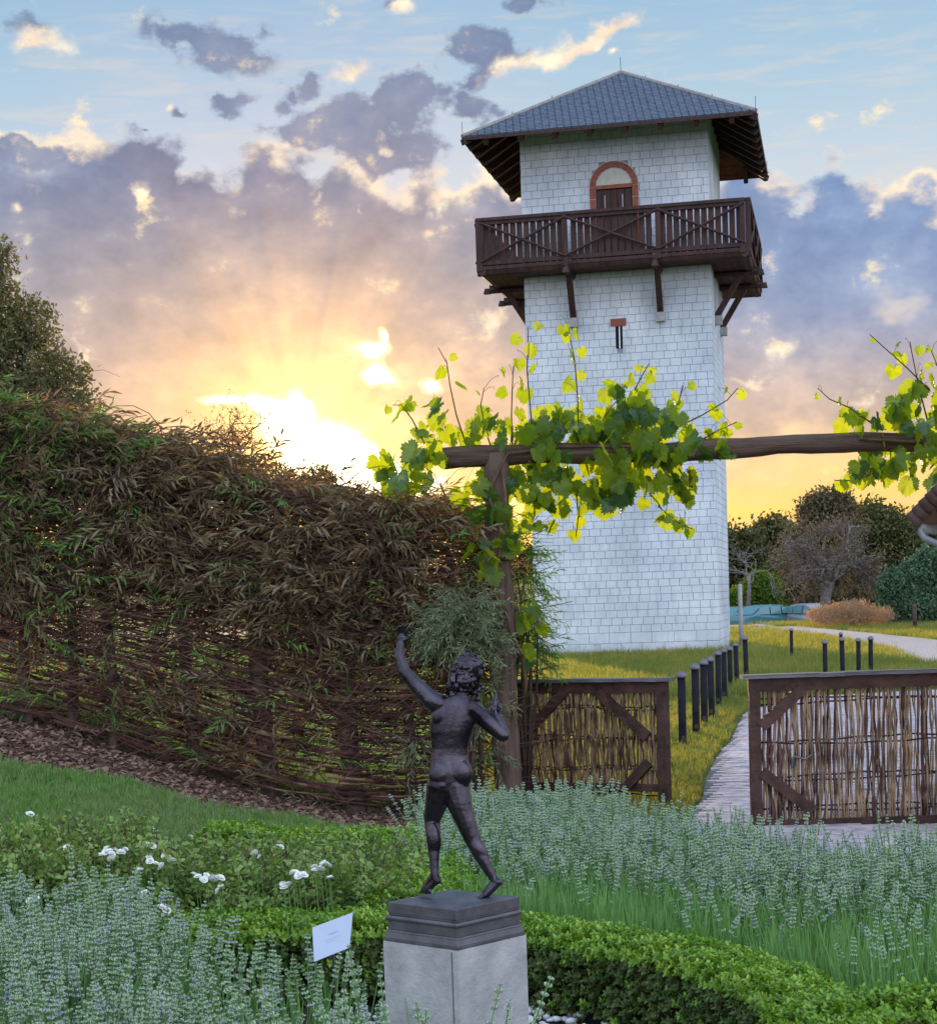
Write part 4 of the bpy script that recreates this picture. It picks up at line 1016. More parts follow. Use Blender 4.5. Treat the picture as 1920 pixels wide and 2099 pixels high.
for (v, u0, u1, h) in ((.36, .40, .66, .03), (.52, .30, .72, .014), (.60, .34, .60, .014)):
    m = MB(); u = u0
    while u < u1:
        w = rnd.uniform(.015, .045); m.face([sgp(u, v), sgp(u + w, v), sgp(u + w, v + h), sgp(u, v + h)]); u += w + .014
    m.build('print', M_ink, pn)
m = MB(); m.tube([(.0, .012, -.05), (.0, .014, (cs[2].z + cs[3].z) / 2 + .03)], .006, 6); m.build('stake', M_metal, sg)

# ---------------------------------------------------------------- leaf meshes
def blade(m, base, tip, w, fold=0.0, side=None, mi=0):
    base, tip = Vector(base), Vector(tip); d = tip - base
    s = side if side is not None else d.cross(Vector((random.uniform(-1, 1), random.uniform(-1, 1), random.uniform(-1, 1))))
    if s.length < 1e-6: s = d.orthogonal()
    s = s.normalized() * w / 2; up = d.cross(s).normalized() * fold * w
    n = len(m.v); mid = base + d * .45
    m.v += [tuple(base), tuple(mid + s + up), tuple(tip), tuple(mid - s + up)]; m.f += [(n, n + 1, n + 2, n + 3)]; m.m += [mi]
def willow_sprig(seed, mt, L=.34, nl=15, ll=.088, lw=.016):
    rnd = random.Random(seed); random.seed(seed + 900); m = MB()
    k = 6; bend = rnd.uniform(-.5, .5); p = [Vector((L * t, .04 * math.sin(t * 3 + seed), bend * .12 * t * t)) for t in np.linspace(0, 1, k)]
    m.mi = 1; m.tube(p, [.0032 * (1 - .7 * t) for t in np.linspace(0, 1, k)], 3, cap=False); m.mi = 0
    for i in range(nl):
        t = (i + .7) / nl; q = Vector((L * t, .04 * math.sin(t * 3 + seed), bend * .12 * t * t)); s = 1 if i % 2 else -1
        a = rnd.uniform(.35, .95); tw = rnd.uniform(-.9, .9); l = ll * rnd.uniform(.7, 1.25)
        d = Vector((math.cos(a), s * math.sin(a) * math.cos(tw), s * math.sin(a) * math.sin(tw) - .15)) * l
        mid = q + d * .5 + Vector((0, 0, .004)); sd = d.cross(Vector((rnd.uniform(-.4, .4), rnd.uniform(-.5, .5), 1))).normalized() * lw / 2 * rnd.uniform(.8, 1.2)
        n = len(m.v); tip = q + d + Vector((0, 0, -rnd.uniform(.0, .02)))
        m.v += [tuple(q), tuple(mid + sd), tuple(tip), tuple(mid - sd)]; m.f += [(n, n + 1, n + 2), (n, n + 2, n + 3)]; m.m += [0, 0]
    return m.mesh('sprig', [mt, M_twig])
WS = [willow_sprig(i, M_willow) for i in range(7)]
WG = [willow_sprig(20 + i, M_willowg) for i in range(5)]
def box_sprig(seed, mt=None):
    rnd = random.Random(seed); random.seed(seed); m = MB()
    for i in range(16):
        t = i / 16; q = Vector((0, 0, .048 * t)); a = i * 2.4 + rnd.uniform(-.4, .4); e_ = rnd.uniform(.1, .9)
        d = Vector((math.cos(a) * math.cos(e_), math.sin(a) * math.cos(e_), math.sin(e_))) * rnd.uniform(.013, .020)
        s = d.cross(Vector((0, 0, 1))).normalized() * rnd.uniform(.0045, .0062); n = len(m.v)
        m.v += [tuple(q), tuple(q + d * .35 + s), tuple(q + d * .75 + s * .8), tuple(q + d), tuple(q + d * .75 - s * .8), tuple(q + d * .35 - s)]; m.f += [(n, n + 1, n + 2, n + 3, n + 4, n + 5)]; m.m += [0]
    return m.mesh('sprig', mt or M_box)
BS = [box_sprig(i) for i in range(6)] + [box_sprig(30 + i, M_boxshade) for i in range(6)]
def clump(seed, mt, nl=16, ll=.5, lw=.28, spread=1.0):
    random.seed(seed); m = MB()
    for i in range(nl):
        c = Vector((random.gauss(0, .45), random.gauss(0, .45), random.gauss(0, .38))) * spread
        d = Vector((random.gauss(0, 1), random.gauss(0, 1), random.gauss(0, .7))).normalized() * ll * random.uniform(.6, 1.2)
        blade(m, c, c + d, lw * random.uniform(.7, 1.2), .1)
    return m.mesh('clump', mt)

# ---------------------------------------------------------------- woven hedge
HY = 14.75
tp = [at(px, py, HY) for px, py in ((-190, 770), (-60, 800), (0, 822), (100, 850), (190, 880), (364, 915), (573, 985), (729, 1022), (860, 1034), (950, 1050), (1000, 1095))]
bp = [at(px, py, HY - .12) for px, py in ((-190, 1440), (0, 1468), (187, 1492), (374, 1530), (541, 1593), (718, 1645), (864, 1687), (1010, 1700))]
TXs, TZs = [p.x for p in tp], [p.z for p in tp]; BXs, BZs = [p.x for p in bp], [p.z for p in bp]
htop = lambda x: float(np.interp(x, TXs, TZs)); hbot = lambda x: min(float(np.interp(x, BXs, BZs)), hzf(x, HY) + .0) if True else 0
X0, X1 = at(-190, 900, HY).x, at(975, 1200, HY).x
hedge = empty('wattle_hedge', (0, HY, 0)); tag(hedge, 'long tall woven willow hedge of brown branches and drying leaves on the left', 'hedge')
rnd = random.Random(8)
for px in (-90, 60, 155, 232, 390, 541, 718, 835, 930):
    x = at(px, 1500, HY).x; r = rnd.uniform(.035, .055) if px not in (541, 718) else .075
    zb, zt_ = hzf(x, HY), htop(x) - .2
    m = MB(); m.tube([(x + .02 * math.sin(i + px), rnd.uniform(-.01, .01), zb - .15 + (zt_ - zb) * i / 8) for i in range(9)], [r * (1.15 - .06 * i) for i in range(9)], 9, wob=.08); m.build('stake', M_pwood, hedge, True)
# woven rods
for i in range(240):
    v = (i / 240) ** 1.25 * .98 + .005
    L = rnd.uniform(.9, 2.4); xa = rnd.uniform(X0 - .3, X1 - .5); xb = min(xa + L, X1 + .05); k = max(8, int((xb - xa) / .10)); ph = rnd.uniform(0, 6)
    tl = rnd.uniform(-.05, .05) * (1 + v)
    pts = []
    for j in range(k + 1):
        x = xa + (xb - xa) * j / k; zb, zt_ = hzf(x, HY), htop(x)
        hgt = zt_ - zb; pts.append((x, .085 * math.sin(x * 6.3 + (i % 2) * math.pi) - .03 + rnd.uniform(-.008, .008), zb + .07 + v * hgt * .93 + tl * (j / k - .5) * 2 * .6 + .012 * math.sin(ph + x * 5)))
    r0 = rnd.uniform(.008, .0155)
    m = MB(); m.tube(pts, [r0 * (1.1 - .6 * j / k) for j in range(k + 1)], 5); m.build('withy', M_withyd if rnd.random() < .75 else M_withy, hedge)
tw = MB()
for i in range(4300):
    x = rnd.uniform(X0, X1); v = rnd.random() ** .75; zb, zt_ = hzf(x, HY), htop(x); z = zb + .15 + v * (zt_ - zb - .2)
    y = rnd.uniform(-.30, .22); L = rnd.uniform(.25, .9); a = rnd.gauss(0, .38) + (0 if rnd.random() < .8 else rnd.uniform(-1.4, 1.4)); cv = rnd.uniform(-.7, .7); d = rnd.choice((-1, 1))
    pts = []; q = Vector((x, y, z))
    for j in range(7):
        pts.append(tuple(q)); q = q + Vector((d * math.cos(a), rnd.uniform(-.15, .15), math.sin(a))) * L / 6; a += cv / 6
        if q.z > htop(q.x) + .06: a -= .5
    r0 = rnd.uniform(.0025, .0075); tw.tube(pts, [r0 * (1 - .1 * j) for j in range(7)], 3, cap=False)
o = tw.build('loose_branches', M_withyd, hedge); o['kind'] = 'stuff'
def hedge_leaves(name, n, fn, variants, s0, s1):
    P_, R_, S_ = [], [], []
    rr_ = random.Random(hash(name) % 1 + len(name))
    while len(P_) < n:
        x = rr_.uniform(X0, X1 + .06); v = rr_.random(); y = rr_.uniform(-.34, .26)
        zb, zt_ = hzf(x, HY), htop(x); z = zb + v * (zt_ - zb)
        dn = fn(x, v, y)
        if rr_.random() > dn: continue
        # drape: lie along the hedge, drooping
        nz = mnoise.noise(Vector((x * 1.1, v * 2.2, 3.3)))
        yaw = rr_.gauss(0, .7) + (math.pi if nz + rr_.gauss(0, .5) < -.02 else 0); pit = rr_.gauss(.12, .55) + nz * .9
        if v > .9: pit = rr_.gauss(.02, .25)
        P_.append((x, y, z)); R_.append((rr_.uniform(-1.2, 1.2), pit, yaw)); S_.append(rr_.uniform(s0, s1))
    o = scatter(name, P_, R_, S_, variants, hedge); o['kind'] = 'stuff'; return o
def dens(x, v, y):
    n1 = mnoise.noise(Vector((x * 1.6, v * 4.0, 1.0))); n2 = mnoise.noise(Vector((x * 4, v * 9, 5.0)))
    base = .05 + .95 * float(sstep(v, .42, .72)); 
    if v < .5: base += .7 * max(0, n1 - .05)
    if v < .14: base *= .35
    g = base * (.62 + .9 * n1 + .5 * n2)
    # gaps where the low sun shows through near the post
    for (gx, gv, rx, rv) in ((-.80, .80, .10, .05), (-.02, .80, .16, .10), (-.28, .70, .14, .05), (.02, .62, .15, .05), (.15, .88, .14, .08), (-2.55, .78, .12, .06)):
        if ((x - gx) / rx) ** 2 + ((v - gv) / rv) ** 2 < 1: g *= .12
    return g
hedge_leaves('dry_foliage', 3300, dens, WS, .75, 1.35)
hedge_leaves('green_foliage', 900, lambda x, v, y: (2.0 if v > .90 and x < -2.3 else (.30 if x < -2.4 and v > .45 else (.05 if v > .3 else .02))), WG, .7, 1.25)
# ---------------------------------------------------------------- willow tuft by the pergola post
def cloud_pts(n, cx, cy, cz, rx, ry, rz, rr_, shell=.35):
    out = []
    while len(out) < n:
        p = np.array([rr_.uniform(-1, 1) for _ in range(3)]); l = np.linalg.norm(p)
        if l > 1 or l < .05: continue
        k = l ** shell; p = p / l * k
        out.append((cx + p[0] * rx, cy + p[1] * ry, cz + p[2] * rz))
    return out
rr_ = random.Random(31)
def willow_tuft(name, label, lobes, Y, n, variants, s, stemn=8):
    c0 = at(*lobes[0][:2], Y); e = empty(name, (c0.x, Y, hzf(c0.x, Y))); tag(e, label, 'shrub'); gz_ = hzf(c0.x, Y)
    P_, R_, S_ = [], [], []
    m = MB()
    for (px, py, rx, ry) in lobes:
        c = at(px, py, Y); k = Y / F
        for p in cloud_pts(int(n * rx * ry / sum(l[2] * l[3] for l in lobes)), c.x - c0.x, 0, c.z - gz_, rx * k, min(rx * k, .3), ry * k, rr_):
            P_.append(p); dx = p[0] - (c.x - c0.x)
            yaw = (0 if dx > 0 else math.pi) + rr_.gauss(0, .8); R_.append((rr_.uniform(-1, 1), rr_.gauss(.42, .5), yaw)); S_.append(rr_.uniform(.7, 1.2) * s)
        for _ in range(3):
            m.tube([(rr_.uniform(-.06, .06), rr_.uniform(-.03, .03), 0), ((c.x - c0.x) * .5 + rr_.uniform(-.1, .1), rr_.uniform(-.05, .05), (c.z - gz_) * .6), (c.x - c0.x + rr_.uniform(-.1, .1), 0, c.z - gz_)], [.016, .011, .006], 5)
    m.build('stem', M_twig, e, True)
    scatter('foliage', P_, R_, S_, variants, e)['kind'] = 'stuff'
WM = [willow_sprig(60 + i, leafmat('willow_leaf_grey_green', (0.10, 0.13, 0.065), (0.26, 0.32, 0.17), .25, (1.4, 1.3, .7), .55, 5)) for i in range(5)]
willow_tuft('willow_shrub', 'grey green willow tuft drooping on the left side of the pergola post', [(935, 1275, 48, 50), (905, 1310, 30, 45), (955, 1235, 40, 36), (985, 1310, 26, 45)], 14.2, 300, WM, .6)
willow_tuft('willow_shrub', 'narrow willow shrub between the pergola post and the white tower', [(1058, 1170, 30, 70), (1082, 1295, 26, 50), (1068, 1230, 26, 60), (1088, 1345, 22, 26)], 14.95, 210, WG, .7)
willow_tuft('willow_shrub', 'low leafy willow growth at the foot of the pergola post behind the statue', [(975, 1500, 30, 60), (860, 1530, 22, 30), (1000, 1420, 20, 26)], 14.35, 70, WM, .7)

# ---------------------------------------------------------------- trees
def limb(m, a, b, r0, r1, rnd, n=6, wob=.12):
    a, b = Vector(a), Vector(b); L = (b - a).length; p = []
    o = Vector((rnd.uniform(-1, 1), rnd.uniform(-1, 1), rnd.uniform(-.4, .4))) * L * wob
    for i in range(n + 1):
        t = i / n; p.append(a.lerp(b, t) + o * math.sin(math.pi * t) + Vector((0, 0, L * .06 * math.sin(math.pi * t))))
    m.tube(p, [r0 + (r1 - r0) * i / n for i in range(n + 1)], 6, wob=.06); return p
def tree(name, label, cat, basepx, Y, lobes, n, s, leafm, seed, trunk_r=.18, group=None, shell=.68, depth=.8, leafspec=(16, .5, .28), bare=0, trunkmat=None):
    rnd = random.Random(seed); k = Y / F
    b0 = at(basepx, 1300, Y); gx = b0.x; gz_ = hzf(gx, Y); e = empty(name, (gx, Y, gz_)); tag(e, label, cat, group)
    m = MB(); P_ = []
    cs_ = [(at(px, py, Y).x - gx, at(px, py, Y).z - gz_, rx * k, ry * k) for (px, py, rx, ry) in lobes]
    hmid = max(.3, min(c[1] for c in cs_) * .55)
    stem = limb(m, (0, 0, -.2), (rnd.uniform(-.1, .1), 0, hmid), trunk_r, trunk_r * .7, rnd)
    tot = sum(c[2] * c[3] for c in cs_)
    for (cx_, cz_, rx, rz) in cs_:
        dy = rnd.uniform(-.3, .3) * rx
        pp = limb(m, stem[-1], (cx_, dy, cz_), trunk_r * .55, trunk_r * .15, rnd)
        for _ in range(9):
            q = Vector((cx_, dy, cz_)) + Vector((rnd.uniform(-1, 1) * rx, rnd.uniform(-1, 1) * rx * depth, rnd.uniform(-.7, 1) * rz)) * .85
            limb(m, pp[rnd.randint(3, 6)], q, trunk_r * .18, trunk_r * .04, rnd, 4)
        P_ += cloud_pts(max(50, int(n * rx * rz / tot)), cx_, dy, cz_, rx, rx * depth, rz, rnd, shell)
    m.build('trunk', trunkmat or M_bark, e, True)
    vs = [clump(seed * 10 + i, leafm, *leafspec) for i in range(4)]
    R_ = [(rnd.uniform(0, 6.28), rnd.uniform(-.6, .6), rnd.uniform(0, 6.28)) for _ in P_]; S_ = [s * rnd.uniform(.6, 1.35) for _ in P_]
    scatter('crown', P_, R_, S_, vs, e)['kind'] = 'stuff'
    return e
LM = lambda n_, a, b_, t=.25, tc=(1.7, 1.4, .5), c3=None, ns=.4: leafmat(n_, a, b_, t, tc, .65, ns, .2, c3)
L_dark = LM('dark_tree_leaf', (.042, .050, .020), (.13, .135, .050), .22)
L_brown = LM('brownish_tree_leaf', (.065, .050, .030), (.17, .14, .075), .22)
L_olive = LM('olive_leaf', (.06, .075, .022), (.15, .16, .05), .3)
L_green = LM('fresh_green_leaf', (.035, .085, .012), (.12, .19, .02), .35, (1.8, 1.6, .4))
L_teal = LM('blue_green_leaf', (.035, .075, .042), (.13, .21, .12), .15, (1.2, 1.3, .8))
L_left = LM('left_tree_leaf', (.050, .065, .026), (.14, .15, .060), .30, (1.5, 1.2, .5), (.19, .15, .07), .9)
L_grassy = LM('dry_stalk', (.22, .17, .09), (.42, .30, .18), .4, (1.5, 1.1, .7), (.50, .34, .24), 1.2)
# far belt of trees, right of the tower
gtb = 'dark trees closing the meadow far to the right'
tree('pine_tree', 'dark tree whose crown stands against the tower edge, leftmost of the far belt', 'tree', 1515, 125, [(1515, 1165, 42, 60), (1500, 1120, 30, 32), (1535, 1120, 26, 30)], 900, .62, L_dark, 41, .3, gtb)
tree('pine_tree', 'dark jagged tree of the far belt above the pale dead branches', 'tree', 1585, 128, [(1585, 1150, 45, 70), (1570, 1095, 28, 30), (1605, 1090, 22, 26), (1620, 1150, 30, 50)], 1000, .62, L_dark, 42, .3, gtb)
tree('birch_tree', 'loose feathery tree rising highest behind the grey apple tree', 'tree', 1690, 112, [(1672, 1052, 34, 36), (1705, 1030, 36, 26), (1668, 1100, 26, 34), (1720, 1065, 40, 40), (1650, 1130, 26, 30)], 900, .48, L_brown, 43, .25)
tree('oak_tree', 'broad dark tree with a level crown right of the feathery tree', 'tree', 1790, 118, [(1760, 1085, 60, 44), (1810, 1110, 60, 60), (1840, 1160, 60, 60), (1750, 1140, 60, 60), (1790, 1060, 16, 26), (1812, 1072, 16, 24)], 2600, .60, L_dark, 44, .4, gtb)
tree('oak_tree', 'dark tree running off behind the cottage eave', 'tree', 1900, 122, [(1885, 1110, 50, 45), (1920, 1130, 60, 60), (1890, 1180, 60, 60), (1985, 1140, 60, 70)], 2200, .60, L_dark, 45, .4, gtb)
tree('willow_tree', 'olive rounded tree left of the grey apple tree', 'tree', 1625, 118, [(1625, 1190, 62, 60), (1590, 1210, 50, 48), (1660, 1150, 42, 48), (1640, 1120, 30, 40), (1600, 1230, 40, 34)], 2600, .42, L_olive, 46, .2)
tree('round_bush', 'small round green bush with sunlit rim behind the grey pole', 'bush', 1560, 108, [(1560, 1215, 36, 38), (1566, 1250, 36, 26), (1552, 1190, 18, 14)], 1100, .34, L_green, 47, .1)
tree('round_bush', 'low yellow green bush squeezed beside the tower corner', 'bush', 1506, 112, [(1506, 1236, 20, 28), (1498, 1258, 20, 18)], 340, .32, L_green, 48, .08)
tree('round_bush', 'large blue green bush at the right edge of the meadow', 'bush', 1885, 82, [(1885, 1178, 42, 36), (1905, 1150, 30, 24), (1838, 1205, 38, 44), (1865, 1225, 48, 46), (1925, 1200, 60, 60), (1885, 1250, 90, 36), (1840, 1262, 40, 24), (1970, 1180, 60, 70)], 3800, .30, L_teal, 49, .15)
tree('undergrowth_bush', 'low dark undergrowth linking the apple tree and the blue green bush', 'bush', 1790, 116, [(1760, 1235, 60, 36), (1820, 1230, 50, 46), (1700, 1240, 60, 30), (1640, 1250, 50, 24)], 1800, .44, L_brown, 50, .1)
# old apple tree: much bare wood
def bare_tree(name, label, cat, path, Y, r0, spread, levels, seed, matb, up=.4, n0=4, leaf=None, nleaf=0, ls=.2, lratio=.72):
    rnd = random.Random(seed); b0 = at(*path[0], Y); e = empty(name, (b0.x, Y, hzf(b0.x, Y))); tag(e, label, cat)
    m = MB(); tips = []
    pts = [at(*q, Y) - e.location for q in path]; pts[0].z = -.2
    m.tube(pts, [r0 * (1 - .35 * i / len(pts)) for i in range(len(pts))], 8, wob=.08)
    def grow(p, d, L, r, lv):
        q = [p]; dd = d.copy()
        for _ in range(4):
            dd = (dd + Vector((rnd.gauss(0, .24), rnd.gauss(0, .24), rnd.gauss(0, .22)))).normalized(); q.append(q[-1] + dd * L / 4)
        m.tube(q, [r * (1 - .14 * i) for i in range(5)], 5 if lv > 1 else 3, cap=False)
        tips.extend(q[2:])
        if lv == 0: return
        for _ in range(rnd.choice((2, 3, 3))):
            nd = (dd + Vector((rnd.gauss(0, .75), rnd.gauss(0, .75), rnd.gauss(0.05, .6)))).normalized(); grow(q[rnd.choice((2, 3, 4))], nd, L * rnd.uniform(lratio - .12, lratio + .12), r * .55, lv - 1)
    for i in range(n0):
        a = 6.28 * i / n0 + rnd.uniform(-.5, .5); grow(pts[-1 - (i % 2)], Vector((math.cos(a), math.sin(a) * .8, up + rnd.uniform(-.2, .5))).normalized(), spread, r0 * .5, levels)
    m.build('trunk', matb, e, True)
    if leaf:
        vs = [clump(seed * 7 + i, leaf, 12, .5, .3) for i in range(3)]; P_ = [tuple(rnd.choice(tips) + Vector((rnd.gauss(0, .1), rnd.gauss(0, .1), rnd.gauss(0, .1)))) for _ in range(nleaf)]
        scatter('crown', P_, [(rnd.uniform(0, 6.28), 0, rnd.uniform(0, 6.28)) for _ in P_], [ls * rnd.uniform(.6, 1.3) for _ in P_], vs, e)['kind'] = 'stuff'
    return e
M_gbark = mat('grey_lichen_bark', (0.12, 0.10, 0.095), (0.26, 0.22, 0.21), 6, 0.9)
bare_tree('apple_tree', 'old grey apple tree with gnarled trunk and dense tangled twigs in the meadow', 'tree', [(1690, 1262), (1692, 1225), (1700, 1190), (1712, 1165)], 84, .27, 1.25, 5, 71, M_gbark, .05, 11, LM('apple_leaf', (.075, .060, .048), (.17, .14, .115), .2), 800, .24, .72)
bare_tree('dead_tree', 'pale dead branches in front of the dark trees by the tower', 'tree', [(1530, 1250), (1535, 1200), (1535, 1180)], 105, .12, 1.6, 3, 72, M_gbark, .6, 4, lratio=.8)
tree('dry_grass_clump', 'orange sunlit clump of dry seeding grass under the apple tree', 'grass clump', 1745, 80, [(1690, 1258, 36, 14), (1740, 1252, 50, 18), (1790, 1262, 44, 15), (1720, 1268, 60, 10)], 1500, .20, L_grassy, 73, .03, leafspec=(12, .7, .10))
# left side, beyond the hedge
tree('ash_tree', 'leafy tree rising behind the hedge at the left edge', 'tree', 10, 24, [(40, 760, 105, 95), (-30, 680, 100, 110), (110, 790, 75, 60), (60, 660, 50, 60), (-40, 590, 50, 80), (140, 840, 60, 40), (20, 850, 140, 70), (6, 545, 22, 50)], 1900, .16, L_left, 81, .16, None, .55, leafspec=(10, .50, .20))
bare_tree('thorn_shrub', 'bare curly twigged shrub standing in front of the setting sun', 'shrub', [(505, 1050), (500, 980), (498, 950)], 26, .05, .42, 4, 82, M_twig, .9, 6, LM('thorn_leaf', (.05, .03, .01), (.12, .07, .02), .3), 260, .05, .72)
for i, (lab, bx, Y, lobes, n, s, seed) in enumerate((
    ('small leafy bush just showing over the hedge right of the ash tree', 300, 21, [(250, 925, 60, 40), (330, 925, 50, 26), (300, 960, 90, 50)], 700, .07, 83),
    ('dark bush below the sun, left of its brightest point', 650, 28, [(650, 985, 36, 26), (625, 1010, 40, 34), (690, 1015, 40, 20)], 500, .09, 84),
    ('low dark bushes along the horizon right of the sun', 790, 60, [(700, 1050, 50, 40), (785, 1062, 26, 40), (850, 1070, 26, 32), (905, 1068, 24, 34), (945, 1092, 25, 30), (760, 1040, 50, 22), (830, 1060, 60, 24), (900, 1060, 70, 40), (980, 1090, 50, 50), (1060, 1150, 70, 40)], 2300, .22, 85),
    ('bush filling the gap between the curly shrub and the sun', 560, 34, [(560, 990, 50, 40), (480, 990, 60, 60), (430, 960, 40, 30)], 700, .10, 86))):
    tree('field_bush', lab, 'bush', bx, Y, lobes, n, s, L_left if i != 2 else L_dark, seed, .05)

# ---------------------------------------------------------------- parked cars
def car(label, px, Y, col, rz, seed):
    g = at(px, 1250, Y); e = empty('parked_car', (g.x, Y, hzf(g.x, Y) - .22), rz); tag(e, label, 'car', None)
    Mc = mat('car_paint_%d' % seed, col, None, 3, .3, spec=.6); Mg = mat('car_glass_%d' % seed, (.10, .22, .24), None, 3, .12, spec=.5); Mt = mat('tyre_%d' % seed, (.02, .02, .02), None, 3, .8)
    prof = [(-2.1, .35), (-2.12, .75), (-1.95, .92), (-1.2, .98), (-.45, 1.42), (.2, 1.50), (1.1, 1.46), (1.75, 1.02), (2.08, .92), (2.14, .6), (2.08, .35)]
    m = MB(); n = len(prof)
    for (y, ins) in ((-.80, 0),): pass
    A = [(x, -.80 + (.14 if z > 1.0 else 0), z) for x, z in prof]; B_ = [(x, .80 - (.14 if z > 1.0 else 0), z) for x, z in prof]
    m.raw(A + B_, [tuple(range(n)), tuple(reversed(range(n, 2 * n)))] + [(i, n + i, n + (i + 1) % n, (i + 1) % n) for i in range(n)]); bo = m.build('body', Mc, e)
    md = bo.modifiers.new('soft', 'BEVEL'); md.width = .05; md.segments = 2
    for s in (-1, 1):
        for (x0, x1, z0, z1) in ((-.95, -.05, 1.0, 1.38), (.02, .85, 1.0, 1.40), (.92, 1.45, 1.02, 1.34)):
            w = MB(); y0, y1 = s * .805, s * .70; k = (z1 - z0) * .5 if x0 < -.5 else 0.04
            w.raw([(x0, y0, z0), (x1, y0, z0), (x1, y1 + s * .0, z1), (x0 + k, y1 + s * .0, z1)], [(0, 1, 2, 3)]); w.build('window', Mg, e)
        for x in (-1.35, 1.35):
            w = MB(); w.tube([(x, s * .62, .32), (x, s * .84, .32)], .32, 16); w.build('wheel', Mt, e)
    w = MB(); w.raw([(-1.22, -.6, 1.01), (-1.22, .6, 1.01), (-.48, .55, 1.43), (-.48, -.55, 1.43)], [(0, 1, 2, 3)]); w.build('windscreen', Mg, e)
    for s in (-1, 1):
        w = MB(); w.ball((-2.08, s * .6, .72), .12, 1, (.5, 1.3, .8)); w.build('headlight', Mg, e)
car('teal car whose roof shows over the grass left of the grey pole', 1500, 104, (.05, .15, .16), R(62), 1)
car('long teal car parked right of the grey pole below the round bush', 1556, 101, (.07, .18, .20), R(38), 2)
car('silver car half hidden behind the orange grass clump', 1650, 101, (.25, .27, .28), R(-68), 3)

# ---------------------------------------------------------------- cottage eave at the right edge
M_tile = mat('brown_roof_tile', (.06, .032, .024), (.15, .09, .07), 6, .7, .4, 20)
M_gut = mat('zinc_gutter', (.16, .17, .18), (.26, .27, .28), 6, .45, spec=.5)
cY = 12.2; c0 = at(1872, 1068, cY); cot = empty('cottage', (c0.x, cY, 0), R(-28)); tag(cot, 'corner of a cottage roof with ribbed verge tiles and downpipe at the right edge', 'building')
m = MB(); sl = .98; Lr = 2.0; z0 = c0.z
q = [Vector((0, 0, z0)), Vector((0, 4, z0)), Vector((Lr, 4, z0 + Lr * sl)), Vector((Lr, 0, z0 + Lr * sl))]
m.raw(q + [p - Vector((0, 0, .07)) for p in q], [(0, 3, 2, 1), (4, 5, 6, 7), (0, 1, 5, 4), (1, 2, 6, 5), (2, 3, 7, 6), (3, 0, 4, 7)]); rf = m.build('roof', M_tile, cot)
dv = Vector((1, 0, sl)).normalized()
for i in range(34):
    a = Vector((-.01, .0, z0 + .0)) + dv * (i * .058); mm = MB(); mm.tube([a, a + dv * .072], [.062, .048], 12); mm.build('verge_tile', M_tile, rf, True)
mm = MB(); mm.bar((.16, .1, z0 + .03), (Lr, .1, z0 + Lr * sl - .14), .12, .12, (0, 1, 0)); mm.build('bargeboard', M_dwood2, rf)
mm = MB(); mm.tube([(.03, .02, z0 - .045), (.03, 4, z0 - .045)], .035, 12); mm.build('gutter', M_gut, cot, True)
mm = MB(); mm.tube([(.02, .03, z0 - .02), (.035, .03, z0 - .07), (.06, .03, z0 - .11), (.16, .03, z0 - .16), (.34, .04, z0 - .22), (.50, .08, z0 - .34), (.53, .1, z0 - .6), (.53, .1, 0)], .021, 12); mm.build('downpipe', M_gut, cot, True)
mm = MB(); mm.box((.62 + 1.5, 2.0, (z0 + .4) / 2), (3.0, 3.8, z0 + .4)); mm.build('wall', M_render, cot)
